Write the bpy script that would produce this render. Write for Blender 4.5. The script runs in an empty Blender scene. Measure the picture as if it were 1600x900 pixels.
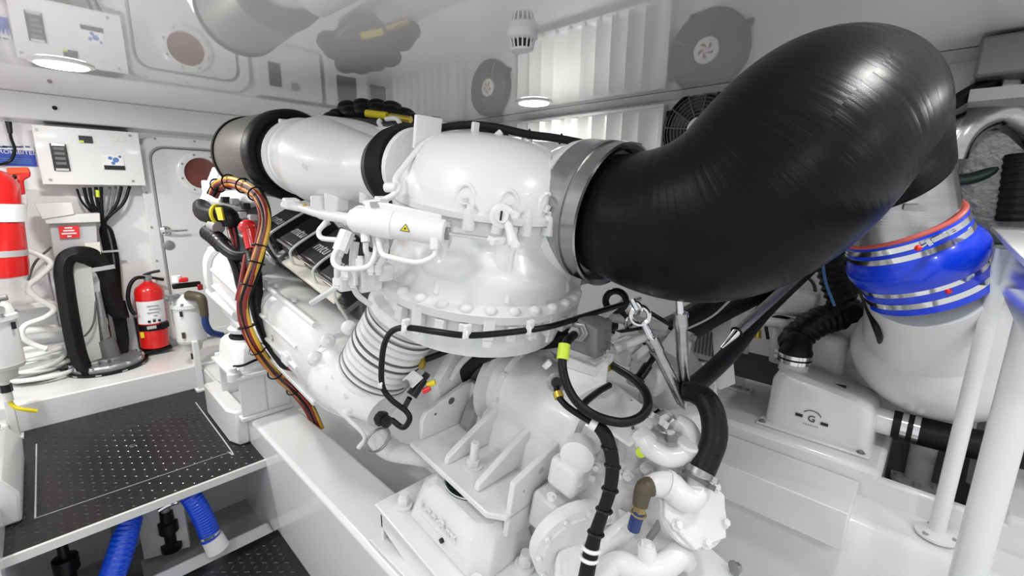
import bpy, bmesh, math, random
from mathutils import Vector as V, Matrix as Mx
random.seed(4)
SC = bpy.context.scene
COL = SC.collection
PI = math.pi

# ------------------------------------------------------------------ camera
F_PX = 706.6; PITCH = .211874; ROLL = .0136434; YAW = .803745
CAM = V((0, 0, 1.4))
def _axes():
    cy, sy, cp, sp, cr, sr = math.cos(YAW), math.sin(YAW), math.cos(PITCH), math.sin(PITCH), math.cos(ROLL), math.sin(ROLL)
    Rp = Mx(((1, 0, 0), (0, cp, -sp), (0, sp, cp))); Rr = Mx(((cr, -sr, 0), (sr, cr, 0), (0, 0, 1)))
    return [Rr @ Rp @ v for v in (V((cy, 0, sy)), V((-sy, 0, cy)), V((0, -1, 0)))]
AX = Mx(_axes())                      # camera (x right, y down, z forward) -> world
cam_data = bpy.data.cameras.new('camera'); cam = bpy.data.objects.new('camera', cam_data); COL.objects.link(cam)
cam_data.sensor_width = 36; cam_data.lens = 36 * F_PX / 1600; cam_data.clip_start = .02
cam.matrix_world = Mx.Translation(CAM) @ (AX @ Mx(((1, 0, 0), (0, -1, 0), (0, 0, -1)))).to_4x4()
SC.camera = cam
def ray(x, y): return AX @ V(((x - 800) / F_PX, (y - 450) / F_PX, 1))
def p(x, y, d): return CAM + ray(x, y) * d          # a point of the place at depth d metres
def pX(x, y, X): r = ray(x, y); return CAM + r * (X / r.x)
def pY(x, y, Y): r = ray(x, y); return CAM + r * (Y / r.y)
def pZ(x, y, Z): r = ray(x, y); return CAM + r * ((Z - CAM.z) / r.z)

# ------------------------------------------------------------------ world and colour
w = bpy.data.worlds.new('world'); SC.world = w; w.use_nodes = True
w.node_tree.nodes['Background'].inputs[0].default_value = (.95, .97, 1, 1)
w.node_tree.nodes['Background'].inputs[1].default_value = .72
SC.view_settings.view_transform = 'Standard'; SC.view_settings.look = 'None'
SC.view_settings.gamma = 1; SC.view_settings.use_curve_mapping = False
SC.view_settings.exposure = .27
LAMP_W = 6.4
CEIL = 1.945
LAMPS = [(.17, 3.06), (2.25, 2.0), (.17, .95), (1.25, -.05), (2.3, -.6), (-.9, 3.06), (-.9, .95), (.1, -.9), (1.2, -1.4)]  # after the first two: unseen lamps, assumed and added to light the room
for i, (lx, ly) in enumerate(LAMPS):
    ld = bpy.data.lights.new('downlight_beam', 'AREA'); ld.shape = 'DISK'; ld.size = .17; ld.energy = LAMP_W * {0: 2.2, 1: .6, 2: .45, 3: .8, 5: 2.8}.get(i, 1); ld.color = (1, .985, .96)
    lo = bpy.data.objects.new('downlight_beam', ld); COL.objects.link(lo); lo.location = (lx, ly, CEIL - .022)

# ------------------------------------------------------------------ materials
MATS = {}
def mat(name, col, rough=.4, metal=0., var=.06, scale=6., bump=0., bscale=40., coat=0., spec=.5, emit=0., aniso=0., stretch=None):
    m = bpy.data.materials.new(name); m.use_nodes = True; nt = m.node_tree; b = nt.nodes['Principled BSDF']
    b.inputs['Roughness'].default_value = rough; b.inputs['Metallic'].default_value = metal
    b.inputs['Coat Weight'].default_value = coat; b.inputs['Coat Roughness'].default_value = .05
    b.inputs['Specular IOR Level'].default_value = spec
    tc = nt.nodes.new('ShaderNodeTexCoord'); src = tc.outputs['Object']
    if stretch:
        mp = nt.nodes.new('ShaderNodeMapping'); mp.inputs['Scale'].default_value = stretch
        nt.links.new(src, mp.inputs[0]); src = mp.outputs[0]
    n = nt.nodes.new('ShaderNodeTexNoise'); n.inputs['Scale'].default_value = scale; n.inputs['Detail'].default_value = 4
    nt.links.new(src, n.inputs['Vector'])
    mx = nt.nodes.new('ShaderNodeMix'); mx.data_type = 'RGBA'
    mx.inputs[6].default_value = (*[c * (1 - var) for c in col], 1); mx.inputs[7].default_value = (*[min(1, c * (1 + var)) for c in col], 1)
    nt.links.new(n.outputs['Fac'], mx.inputs[0]); nt.links.new(mx.outputs[2], b.inputs['Base Color'])
    if bump:
        n2 = nt.nodes.new('ShaderNodeTexNoise'); n2.inputs['Scale'].default_value = bscale; n2.inputs['Detail'].default_value = 3
        nt.links.new(src, n2.inputs['Vector'])
        bp = nt.nodes.new('ShaderNodeBump'); bp.inputs['Strength'].default_value = bump; bp.inputs['Distance'].default_value = .01
        nt.links.new(n2.outputs['Fac'], bp.inputs['Height']); nt.links.new(bp.outputs[0], b.inputs['Normal'])
    if emit:
        b.inputs['Emission Color'].default_value = (*col, 1); b.inputs['Emission Strength'].default_value = emit
    MATS[name] = m; return m
mat('wall', (.84, .84, .835), .3, var=.02)
mat('gel', (.78, .785, .78), .22, var=.03, coat=.4)
mat('white', (.78, .785, .775), .3, var=.03, bump=.06, bscale=60, coat=.3)
mat('cast', (.76, .765, .755), .38, var=.04, bump=.25, bscale=110)
mat('whiteplastic', (.82, .82, .80), .35)
mat('offwhite', (.66, .66, .64), .4, var=.06)
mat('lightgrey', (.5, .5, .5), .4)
mat('midgrey', (.15, .155, .16), .42, var=.08, bump=.1)
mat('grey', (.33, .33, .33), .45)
mat('black', (.006, .006, .007), .34, var=.3, spec=.24)
mat('rubber', (.008, .008, .009), .48, spec=.2, var=.25, bump=.15, bscale=80)
mat('hose', (.007, .007, .008), .42, spec=.22, var=.3, bump=.2, bscale=90)
mat('greenhose', (.012, .03, .024), .4, var=.3)
mat('slate', (.016, .017, .019), .33, var=.2, spec=.35)
mat('tread', (.012, .0115, .012), .33, var=.3, bump=.1, bscale=30, spec=.3)
mat('treadtip', (.035, .034, .034), .2, var=.3, spec=.6)  # raised diamonds lightened as well as glossed, sparkle put into the colour
mat('steel', (.42, .42, .415), .2, 1., var=.3, scale=3, bump=.06, bscale=25, stretch=(1, 1, 12))
mat('brushed', (.36, .36, .355), .36, 1., var=.12, scale=5, bump=.05, bscale=60)
mat('chrome', (.75, .75, .75), .1, 1., var=.03)
mat('galv', (.30, .305, .31), .42, .6, var=.15)
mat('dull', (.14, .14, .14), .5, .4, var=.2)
mat('red', (.72, .012, .01), .25, var=.08, coat=.4)
mat('darkred', (.28, .01, .012), .35)
mat('orange', (.80, .09, .02), .35)
mat('cable_orange', (.62, .22, .02), .35)
mat('cable_yellow', (.72, .42, .04), .35)
mat('cable_red', (.22, .012, .010), .35)
mat('silicone_red', (.55, .10, .08), .4)
mat('yellow', (.80, .66, .02), .4)
mat('hivis', (.62, .78, .05), .4)
mat('bluesil', (.0, .045, .78), .26, var=.1, coat=.3)
mat('bluehose', (.0, .06, .62), .3, var=.12, coat=.3)
mat('bluefilm', (.04, .14, .70), .3, var=.4, scale=3)
mat('navy', (.01, .04, .16), .4)
mat('signblue', (.01, .05, .42), .4)
mat('print', (.012, .012, .014), .5)
mat('printwhite', (.85, .85, .85), .5)
mat('printblue', (.08, .22, .5), .5)
mat('brass', (.34, .26, .12), .4, .8, var=.2)
mat('olive', (.10, .085, .05), .5, .3, var=.3)
mat('gold', (.55, .40, .06), .35, .6)
mat('cream', (.70, .69, .60), .3)
mat('amber', (.18, .06, .045), .12, var=.5, scale=5)
mat('dark', (.02, .02, .02), .6)
mat('lampglass', (1, .99, .97), .4, emit=9)
mat('green', (.02, .35, .05), .4)

def ceiling_mat():
    m = mat('ceiling', (.92, .922, .925), 0.03, .35, var=.015, scale=1.2)
    return m
ceiling_mat()
def elbow_mat():
    m = mat('elbow', (.006, .006, .0065), .30, var=.4, scale=8, spec=.11)
    nt = m.node_tree; b = nt.nodes['Principled BSDF']
    uv = nt.nodes.new('ShaderNodeUVMap')
    mp = nt.nodes.new('ShaderNodeMapping'); mp.inputs['Scale'].default_value = (2.6, 75, 1)
    wv = nt.nodes.new('ShaderNodeTexNoise'); wv.inputs['Scale'].default_value = 1; wv.inputs['Detail'].default_value = 5; wv.inputs['Distortion'].default_value = .3
    bp = nt.nodes.new('ShaderNodeBump'); bp.inputs['Strength'].default_value = .2; bp.inputs['Distance'].default_value = .012
    nt.links.new(uv.outputs[0], mp.inputs[0]); nt.links.new(mp.outputs[0], wv.inputs['Vector'])
    vo = nt.nodes.new('ShaderNodeTexNoise'); vo.inputs['Scale'].default_value = 420
    ad = nt.nodes.new('ShaderNodeMath'); ad.operation = 'MULTIPLY_ADD'; ad.inputs[1].default_value = .12
    nt.links.new(vo.outputs['Fac'], ad.inputs[0]); nt.links.new(wv.outputs['Fac'], ad.inputs[2])
    nt.links.new(ad.outputs[0], bp.inputs['Height']); nt.links.new(bp.outputs[0], b.inputs['Normal'])
    rr = nt.nodes.new('ShaderNodeMapRange'); rr.inputs[3].default_value = .16; rr.inputs[4].default_value = .44
    nt.links.new(wv.outputs['Fac'], rr.inputs[0]); nt.links.new(rr.outputs[0], b.inputs['Roughness'])
elbow_mat()
def mesh_mat():                                           # perforated filter skin
    m = mat('filtermesh', (.30, .29, .26), .42, .6, var=.1)
    nt = m.node_tree; b = nt.nodes['Principled BSDF']; uv = nt.nodes.new('ShaderNodeUVMap')
    mp = nt.nodes.new('ShaderNodeMapping'); mp.inputs['Scale'].default_value = (190, 56, 1)
    nt.links.new(uv.outputs[0], mp.inputs[0])
    ck = nt.nodes.new('ShaderNodeTexVoronoi'); ck.inputs['Scale'].default_value = 1; ck.inputs['Randomness'].default_value = .15
    nt.links.new(mp.outputs[0], ck.inputs['Vector'])
    cr = nt.nodes.new('ShaderNodeValToRGB'); cr.color_ramp.elements[0].position = .28; cr.color_ramp.elements[1].position = .42
    cr.color_ramp.elements[0].color = (.02, .02, .018, 1); cr.color_ramp.elements[1].color = (.22, .215, .195, 1)
    nt.links.new(ck.outputs['Distance'], cr.inputs[0]); nt.links.new(cr.outputs[0], b.inputs['Base Color'])
mesh_mat()

# ------------------------------------------------------------------ mesh helpers
def frame(a):
    a = V(a).normalized(); r = V((0, 0, 1)) if abs(a.z) < .9 else V((1, 0, 0))
    u = a.cross(r).normalized(); return u, a.cross(u).normalized(), a
def smooth(pts, k=6):
    pts = [V(q) for q in pts]
    if len(pts) < 3: return pts
    out = []; P_ = [pts[0] * 2 - pts[1]] + pts + [pts[-1] * 2 - pts[-2]]
    for i in range(1, len(P_) - 2):
        a, b, c, d = P_[i - 1:i + 3]
        for j in range(k):
            t = j / k
            out.append(.5 * ((2 * b) + (c - a) * t + (2 * a - 5 * b + 4 * c - d) * t * t + (3 * b - a - 3 * c + d) * t ** 3))
    return out + [pts[-1]]
def lerp_list(r, n):
    if not isinstance(r, (list, tuple)): return [r] * n
    out = []
    for i in range(n):
        t = i / (n - 1) * (len(r) - 1); j = min(int(t), len(r) - 2); out.append(r[j] + (r[j + 1] - r[j]) * (t - j))
    return out
class MB:
    def __init__(s): s.v = []; s.f = []; s.uv = []
    def add(s, vs, fs):
        o = len(s.v); s.v += [V(q) for q in vs]; s.f += [[i + o for i in f] for f in fs]; return s
    def box(s, c, d, R=None, taper=1.):
        c = V(c); vs = []
        for z in (-1, 1):
            for x, y in ((-1, -1), (1, -1), (1, 1), (-1, 1)):
                t = taper if z > 0 else 1
                q = V((x * d[0] / 2 * t, y * d[1] / 2 * t, z * d[2] / 2)); vs.append(c + (R @ q if R else q))
        return s.add(vs, [(3, 2, 1, 0), (4, 5, 6, 7), (0, 1, 5, 4), (1, 2, 6, 5), (2, 3, 7, 6), (3, 0, 4, 7)])
    def bx(s, x0, x1, y0, y1, z0, z1): return s.box(((x0 + x1) / 2, (y0 + y1) / 2, (z0 + z1) / 2), (x1 - x0, y1 - y0, z1 - z0))
    def loft(s, rings, cap=True, closed=True, wrap=False):
        n = len(rings[0]); vs = [q for r in rings for q in r]; fs = []
        m = len(rings)
        for i in range(m if wrap else m - 1):
            for j in range(n if closed else n - 1):
                fs.append((i * n + j, i * n + (j + 1) % n, ((i + 1) % m) * n + (j + 1) % n, ((i + 1) % m) * n + j))
        if cap and not wrap: fs += [tuple(range(n))[::-1], tuple((m - 1) * n + j for j in range(n))]
        return s.add(vs, fs)
    def ring(s, c, u, v, r, n, r2=None, ph=0): return [V(c) + u * (r * math.cos(2 * PI * i / n + ph)) + v * ((r2 or r) * math.sin(2 * PI * i / n + ph)) for i in range(n)]
    def cyl(s, a, b, r, r1=None, n=20, cap=True):
        a, b = V(a), V(b); u, v, _ = frame(b - a)
        return s.loft([s.ring(a, u, v, r, n), s.ring(b, u, v, r if r1 is None else r1, n)], cap)
    def lathe(s, o, ax, prof, n=32, cap=True, a0=0, a1=None):
        u, v, a = frame(ax); o = V(o)
        return s.loft([s.ring(o + a * h, u, v, max(r, .0004), n) for h, r in prof], cap)
    def tube(s, pts, r, n=10, k=6, cap=True):
        q = smooth(pts, k); rs = lerp_list(r, len(q)); rings = []; u = None
        for i, c in enumerate(q):
            t = (q[min(i + 1, len(q) - 1)] - q[max(i - 1, 0)]).normalized()
            if u is None: u = frame(t)[0]
            u = (u - t * u.dot(t)).normalized(); v = t.cross(u); rings.append(s.ring(c, u, v, rs[i], n))
        return s.loft(rings, cap)
    def ribtube(s, pts, r, dr, ribs, n=14):
        q = smooth(pts, 40); L = [0]
        for i in range(1, len(q)): L.append(L[-1] + (q[i] - q[i - 1]).length)
        cs = []; m = ribs * 6 + 1; j = 0
        for i in range(m):
            t = L[-1] * i / (m - 1)
            while j < len(L) - 2 and L[j + 1] < t: j += 1
            cs.append(q[j].lerp(q[j + 1], (t - L[j]) / max(1e-9, L[j + 1] - L[j])))
        u = None; rings = []
        for i, c in enumerate(cs):
            t = (cs[min(i + 1, m - 1)] - cs[max(i - 1, 0)]).normalized()
            if u is None: u = frame(t)[0]
            u = (u - t * u.dot(t)).normalized(); rings.append(s.ring(c, u, t.cross(u), r + dr * (.5 - .5 * math.cos(2 * PI * i / 6)), n))
        return s.loft(rings)
    def prism(s, pts, vec):
        pts = [V(q) for q in pts]; vec = V(vec); n = len(pts)
        return s.add(pts + [q + vec for q in pts], [tuple(range(n))[::-1], tuple(range(n, 2 * n))] + [(i, (i + 1) % n, (i + 1) % n + n, i + n) for i in range(n)])
    def sphere(s, c, r, n=20, m=12, R=None):
        if not isinstance(r, (tuple, list)): r = (r, r, r)
        rings = []
        for i in range(m + 1):
            t = PI * i / m; rr = max(math.sin(t), .001)
            ring = []
            for j in range(n):
                q = V((r[0] * rr * math.cos(2 * PI * j / n), r[1] * rr * math.sin(2 * PI * j / n), r[2] * math.cos(t))); ring.append(V(c) + (R @ q if R else q))
            rings.append(ring)
        return s.loft(rings)
    def torus(s, c, ax, R, r, n=32, m=10, a0=0, a1=2 * PI):
        u, v, a = frame(ax); c = V(c); full = abs(a1 - a0 - 2 * PI) < 1e-6; rings = []
        for i in range(n + (0 if full else 1)):
            t = a0 + (a1 - a0) * i / n; d = u * math.cos(t) + v * math.sin(t)
            rings.append([c + d * (R + r * math.cos(2 * PI * j / m)) + a * (r * math.sin(2 * PI * j / m)) for j in range(m)])
        return s.loft(rings, wrap=full)
    def bolt(s, c, ax, r, h):
        c = V(c); a = V(ax).normalized()
        s.cyl(c, c + a * h * .2, r * 1.5, n=12); return s.cyl(c + a * h * .2, c + a * h, r, n=6)

WL = {}
def wl(o): return WL.get(o, V((0, 0, 0)))
def setp(o, label=None, cat=None, group=None, kind=None):
    if label: o['label'] = label
    if cat: o['category'] = cat
    if group: o['group'] = group
    if kind: o['kind'] = kind
    return o
def thing(name, label, cat, loc, group=None):
    o = bpy.data.objects.new(name, None); COL.objects.link(o); o.location = loc; o.empty_display_size = .05; WL[o] = V(loc)
    return setp(o, label, cat, group)
def finish(me, name, m, parent, c, sharp=38):
    me.materials.append(MATS[m])
    for q in me.polygons: q.use_smooth = True
    me.set_sharp_from_angle(angle=math.radians(sharp))
    o = bpy.data.objects.new(name, me); COL.objects.link(o); WL[o] = V(c)
    if parent: o.parent = parent
    o.location = V(c) - (wl(parent) if parent else V((0, 0, 0)))
    return o
def B(mb, name, m, parent=None, bevel=0., label=None, cat=None, group=None, kind=None, seg=2, sharp=38, uv=None, sub=0):
    lo = V([min(q[i] for q in mb.v) for i in range(3)]); hi = V([max(q[i] for q in mb.v) for i in range(3)]); c = (lo + hi) / 2
    if parent is None: c.z = lo.z
    me = bpy.data.meshes.new(name); me.from_pydata([q - c for q in mb.v], [], mb.f)
    bm = bmesh.new(); bm.from_mesh(me); bmesh.ops.recalc_face_normals(bm, faces=bm.faces); bm.to_mesh(me); bm.free()
    if uv:
        n, mm = uv; l = me.uv_layers.new(name='UVMap')
        for pl in me.polygons:
            js = [(vi % n) for vi in pl.vertices]; wrapv = max(js) - min(js) > 1
            for li, vi in zip(pl.loop_indices, pl.vertices):
                j = vi % n; j = n if (wrapv and j == 0) else j
                l.data[li].uv = (j / n, (vi // n) / mm)
    o = finish(me, name, m, parent, c, sharp)
    if bevel:
        b = o.modifiers.new('bevel', 'BEVEL'); b.width = bevel; b.segments = seg; b.limit_method = 'ANGLE'; b.angle_limit = math.radians(40)
    if sub:
        b = o.modifiers.new('sub', 'SUBSURF'); b.levels = sub; b.render_levels = sub
    return setp(o, label, cat, group, kind)
def text(s, size, o, right, up, m, parent, name='lettering', ext=.0008, align='CENTER', shear=0., space=1.):
    cu = bpy.data.curves.new('t', 'FONT'); cu.body = s; cu.size = size; cu.extrude = ext; cu.align_x = align; cu.align_y = 'CENTER'; cu.shear = shear; cu.resolution_u = 3
    cu.space_character = space
    t = bpy.data.objects.new('t', cu); COL.objects.link(t)
    bpy.context.view_layer.update()
    me = bpy.data.meshes.new_from_object(t.evaluated_get(bpy.context.evaluated_depsgraph_get()))
    bpy.data.objects.remove(t)
    r = V(right).normalized(); u = V(up).normalized(); n = r.cross(u).normalized(); u = n.cross(r)
    for q in me.vertices: q.co = r * q.co.x + u * q.co.y + n * q.co.z
    me.materials.clear()
    return finish(me, name, m, parent, V(o))
def hose_clamp(parent, c, ax, r, wdt=.012, m='chrome', name='hose_clamp'):
    a = V(ax).normalized(); c = V(c)
    mb = MB().lathe(c - a * wdt / 2, a, [(0, r), (0, r * 1.04), (wdt, r * 1.04), (wdt, r)], 24, cap=False)
    u, v, _ = frame(a); mb.box(c + u * r * 1.08, (.022, .012, .014), Mx((u, v, a)).transposed())
    return B(mb, name, m, parent)
# engine stands at a slope: its own axes
TH = math.radians(10)
EX = V((1, 0, 0)); EY = V((0, math.cos(TH), math.sin(TH))); EZ = V((0, -math.sin(TH), math.cos(TH)))
ER = Mx((EX, EY, EZ)).transposed()
def e(o, x, y, z): return V(o) + EX * x + EY * y + EZ * z
def rotz(a): return Mx.Rotation(a, 3, 'Z')
# ================================================================== the room
YW = 4.30; XW = 2.65
def struct(mb, name, m, parent=None, label=None, **k): return B(mb, name, m, parent, kind=None if parent else 'structure', label=label, **k)
struct(MB().bx(-2.6, XW + .06, YW, YW + .06, -.6, CEIL), 'wall_back', 'wall', label='white bulkhead wall with the porthole door and control boxes')
struct(MB().bx(XW, XW + .06, -2.2, YW, -.6, CEIL), 'wall_right', 'wall', label='white hull side wall with louvers and fans')
struct(MB().bx(-2.6, XW + .06, -2.2, YW + .06, CEIL, CEIL + .05), 'ceiling', 'ceiling', label='high gloss white ceiling mirroring the engine')
t1 = struct(MB().prism([(-2.6, 4.14, CEIL), (-2.6, 4.17, 1.79), (-2.6, YW, 1.775), (-2.6, YW, CEIL)], (XW + 2.55, 0, 0)), 'trim_1', 'gel', label='white soffit beam under the ceiling above the door', bevel=.008)
B(MB().lathe((.16, 4.152, 1.868), (0, -1, -.1), [(0, .020), (.004, .020), (.006, .013)], 20), 'camera_ring', 'whiteplastic', t1)
B(MB().lathe((.16, 4.146, 1.868), (0, -1, -.1), [(0, .013), (.004, .012), (.007, .006)], 16), 'camera_lens', 'black', t1, label='small black camera lens')
struct(MB().prism([(XW - .16, -2.2, CEIL), (XW - .14, -2.2, 1.945), (XW - .04, -2.2, 1.925), (XW, -2.2, 1.925), (XW, -2.2, CEIL)], (0, YW + 2.1, 0)), 'trim_2', 'gel', label='white soffit moulding along the hull side above the louvers', bevel=.006)

# ---- door
fx0, fx1, fz0, fz1 = .54, 1.34, .19, 1.755
def rrect(x0, x1, z0, z1, r, y, n=6):
    out = []
    for cx, cz, a in ((x1 - r, z1 - r, 0), (x0 + r, z1 - r, PI / 2), (x0 + r, z0 + r, PI), (x1 - r, z0 + r, 1.5 * PI)):
        out += [V((cx + r * math.cos(a + PI / 2 * i / n), y, cz + r * math.sin(a + PI / 2 * i / n))) for i in range(n + 1)]
    return out
def rframe(x0, x1, z0, z1, r, wd, y0, y1):
    o0, i0 = rrect(x0, x1, z0, z1, r, y0), rrect(x0 + wd, x1 - wd, z0 + wd, z1 - wd, max(r - wd * .6, .01), y0)
    o1 = [q + V((0, y1 - y0, 0)) for q in o0]; i1 = [q + V((0, y1 - y0, 0)) for q in i0]
    return MB().loft([o1, o0, i0, i1], wrap=True)
door = struct(MB().prism(rrect(fx0 + .085, fx1 - .085, fz0 + .06, fz1 - .085, .09, YW - .035), (0, .03, 0)), 'door_1', 'gel', label='white watertight door with a round porthole and chrome lever', bevel=.006)
B(rframe(fx0, fx1, fz0, fz1, .14, .07, YW - .045, YW), 'door_frame', 'gel', door, bevel=.01)
B(rframe(fx0 + .066, fx1 - .066, fz0 + .045, fz1 - .066, .1, .014, YW - .04, YW), 'gasket', 'grey', door)
pc = V((.925, YW - .045, 1.50))
B(MB().lathe(pc, (0, -1, 0), [(-.01, .165), (.006, .165), (.012, .155), (.012, .118), (-.01, .112)], 40, cap=False), 'porthole_rim', 'gel', door)
B(MB().lathe(pc, (0, -1, 0), [(-.012, .116), (-.006, .116)], 40), 'porthole_glass', 'amber', door, label='brown tinted porthole glass')
for i in range(8):
    a = 2 * PI * i / 8 + .3
    B(MB().cyl(pc + V((.14 * math.cos(a), -.011, .14 * math.sin(a))), pc + V((.14 * math.cos(a), -.016, .14 * math.sin(a))), .007, n=8), 'screw', 'galv', door)
for (sx, sz) in ((.575, 1.70), (.66, 1.735), (.9, 1.735), (1.1, 1.735), (.563, 1.35), (.563, 1.1), (.563, .85), (.563, .6), (.563, .4), (1.317, 1.3)):
    B(MB().cyl((sx, YW - .046, sz), (sx, YW - .051, sz), .008, n=8), 'screw', 'grey', door)
h = pY(258, 360, YW - .04)
hd = B(MB().lathe(h, (0, -1, 0), [(0, .034), (.012, .034), (.018, .026), (.022, .012)], 24).cyl(h + V((0, -.02, 0)), h + V((0, -.05, 0)), .009).tube([h + V((0, -.05, 0)), h + V((.06, -.055, -.003)), h + V((.13, -.05, -.002))], [.010, .009, .008], 10), 'door_handle', 'chrome', door)
h2 = pY(264, 383, YW - .037)
B(MB().lathe(h2, (0, -1, 0), [(0, .036), (.006, .036), (.009, .028)], 24), 'lock_plate', 'galv', door)

# ---- floor plates
fl = struct(MB().bx(-.30, .642, 2.41, 3.68, -.012, 0), 'floor', 'tread', label='black diamond tread floor plate between the engine beds')
B(MB().bx(-.30, .642, 2.395, 2.41, -.035, .002), 'edge_strip', 'offwhite', fl)
def treads(x0, x1, y0, y1, z, pitch=.038):
    mb = MB(); ny = int((y1 - y0) / pitch); nx = int((x1 - x0) / pitch)
    for i in range(nx):
        for j in range(ny):
            a = PI / 4 if (i + j) % 2 else -PI / 4
            c = V((x0 + (i + .5) * pitch, y0 + (j + .5) * pitch, z)); u = V((math.cos(a), math.sin(a), 0)); v = V((-u.y, u.x, 0))
            L, W, H = .0135, .0045, .0022
            mb.add([c + u * L, c + v * W, c - u * L, c - v * W, c + u * L * .45 + V((0, 0, H)), c - u * L * .45 + V((0, 0, H))], [(0, 1, 4), (1, 2, 5), (1, 5, 4), (2, 3, 5), (3, 0, 4), (3, 4, 5)])
    return mb
B(treads(-.29, .635, 2.415, 3.67, 0), 'tread_pattern', 'treadtip', fl, kind='stuff', sharp=20)
a, b, c_, d_ = pZ(57, 694, .001), pZ(55, 810, .001), pZ(361, 706, .001), pZ(306, 629, .001)
B(MB().tube([a, b], .0035, 6), 'hatch_seam', 'lightgrey', fl); B(MB().tube([b, c_], .0022, 6), 'hatch_seam', 'grey', fl); B(MB().tube([c_ + V((-.01, 0, 0)), c_ + V((.004, .02, 0)), d_], .0035, 6), 'hatch_seam', 'lightgrey', fl)
hp = pZ(207, 697, .001)
B(MB().lathe(hp, (0, 0, 1), [(0, .016), (.004, .015), (.005, .008)], 20), 'hatch_pull', 'steel', fl)
struct(MB().bx(-2.3, XW, 3.68, YW, -.6, .165), 'step', 'gel', label='white raised step in front of the bulkhead', bevel=.008)
fl2 = struct(MB().bx(.02, .64, .6, 2.32, -.40, -.372), 'floor.001', 'tread', label='lower black tread plate beside the engine bed')
B(treads(.04, .63, .9, 2.30, -.372), 'tread_pattern', 'treadtip', fl2, kind='stuff', sharp=20)
# bilge under the plate
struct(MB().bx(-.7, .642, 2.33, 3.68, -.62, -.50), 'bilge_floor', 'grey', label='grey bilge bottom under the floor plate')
struct(MB().bx(-.7, .642, 2.9, 2.94, -.5, -.03), 'bilge_bulkhead', 'lightgrey', label='white bilge partition behind the blue hoses, greyed for its shade')  # shade put into the colour: light grey on a white partition
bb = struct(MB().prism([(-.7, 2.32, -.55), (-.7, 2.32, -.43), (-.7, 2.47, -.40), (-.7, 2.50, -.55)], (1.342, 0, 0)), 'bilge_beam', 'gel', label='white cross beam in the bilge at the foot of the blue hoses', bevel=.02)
struct(MB().bx(.02, .1, 2.5, 2.53, -.5, -.05), 'bilge_rib', 'dark', label='dark upright rib in the bilge between the two blue hoses')
# ---- engine beds
struct(MB().prism([(.642, -.6, -.6), (.642, -.6, .14), (.655, -.6, .155), (.87, -.6, .155), (.885, -.6, .14), (.885, -.6, -.6)], (0, 4.27, 0)), 'engine_bed', 'gel', label='long white engine bed beside the tread floor, carrying the mounts', bevel=.006)
struct(MB().bx(-.62, -.285, 2.3, 3.68, -.6, .10), 'engine_bed.001', 'gel', label='white neighbouring engine bed at the left picture edge', bevel=.01)
struct(MB().bx(.885, 2.0, -1.2, 3.68, -.45, -.40), 'bilge_floor.001', 'gel', label='pale bilge bottom under the gearbox')
struct(MB().prism([(.645, 2.64, 0), (.59, 2.64, 0), (.56, 2.72, 0), (.56, 3.2, 0), (.645, 3.2, 0)], (0, 0, .20)), 'bed_pad', 'gel', label='white moulded pad beside the engine bed under the far mount', bevel=.012)
# right fibreglass plinths
sh = struct(MB().prism([(1.79, -1.2, -.42), (1.82, -1.2, .25), (1.85, -1.2, .288), (2.02, -1.2, .298), (2.02, -1.2, -.42)], (0, 4.8, 0)), 'side_shelf', 'gel', label='low white fibreglass shelf under the hull side plinth', bevel=.015)
HX0, HX1, HY0, HY1 = 2.04, 2.6, -.26, .045
pl = struct(MB().bx(2.0, XW, HY1, 3.68, -.1, .413), 'side_plinth', 'gel', label='white fibreglass plinth under the strainer cover', bevel=.02)
B(MB().bx(2.0, HX0, HY0 - .03, HY1 + .03, -.1, .385), 'hatch_coaming', 'gel', pl, bevel=.012)
B(MB().bx(2.0, XW, -1.2, HY0, -.1, .413), 'near_plinth', 'gel', pl, bevel=.02)
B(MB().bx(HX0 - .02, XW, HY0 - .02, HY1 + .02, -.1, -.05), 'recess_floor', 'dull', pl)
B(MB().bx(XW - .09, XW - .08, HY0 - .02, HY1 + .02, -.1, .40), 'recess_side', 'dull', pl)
struct(MB().bx(1.75, 1.995, .10, 1.6, .205, .352), 'bed_box', 'white', label='long white rectangular box along the plinth beside the gearbox', bevel=.004)
# ---- ceiling lamps
for i, (lx, ly) in enumerate(LAMPS):
    lab = {0: 'round ceiling downlight over the control box', 1: 'ceiling downlight in front of the louvers'}.get(i, 'unseen round ceiling downlight assumed outside the picture')
    t = thing('ceiling_downlight', lab, 'ceiling light', (lx, ly, CEIL), 'ceiling downlights')
    B(MB().lathe((lx, ly, CEIL), (0, 0, -1), [(0, .115), (.006, .113), (.010, .095), (.004, .09)], 40), 'bezel', 'whiteplastic', t)
    B(MB().lathe((lx, ly, CEIL - .008), (0, 0, -1), [(0, .092), (.006, .09), (.009, .06)], 40), 'diffuser', 'lampglass', t)
# ---- smoke detector
q = V((1.36, 1.275, CEIL)); q = pZ(816, 50, CEIL)
t = thing('smoke_detector', 'white round smoke detector on the glossy ceiling', 'smoke detector', q)
B(MB().lathe(q, (0, 0, -1), [(0, .055), (.022, .055), (.027, .048)], 32), 'base', 'whiteplastic', t)
B(MB().lathe(q + V((0, 0, -.026)), (0, 0, -1), [(0, .030), (.03, .027), (.034, .024)], 24), 'inner_core', 'dark', t)
B(MB().lathe(q + V((0, 0, -.056)), (0, 0, -1), [(0, .040), (.006, .038), (.012, .020)], 32), 'cap', 'whiteplastic', t)
for i in range(16):
    a = 2 * PI * i / 16; r = V((math.cos(a), math.sin(a), 0))
    B(MB().tube([q + r * .044 + V((0, 0, -.026)), q + r * .037 + V((0, 0, -.058))], .0032, 6), 'rib', 'whiteplastic', t)
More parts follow.
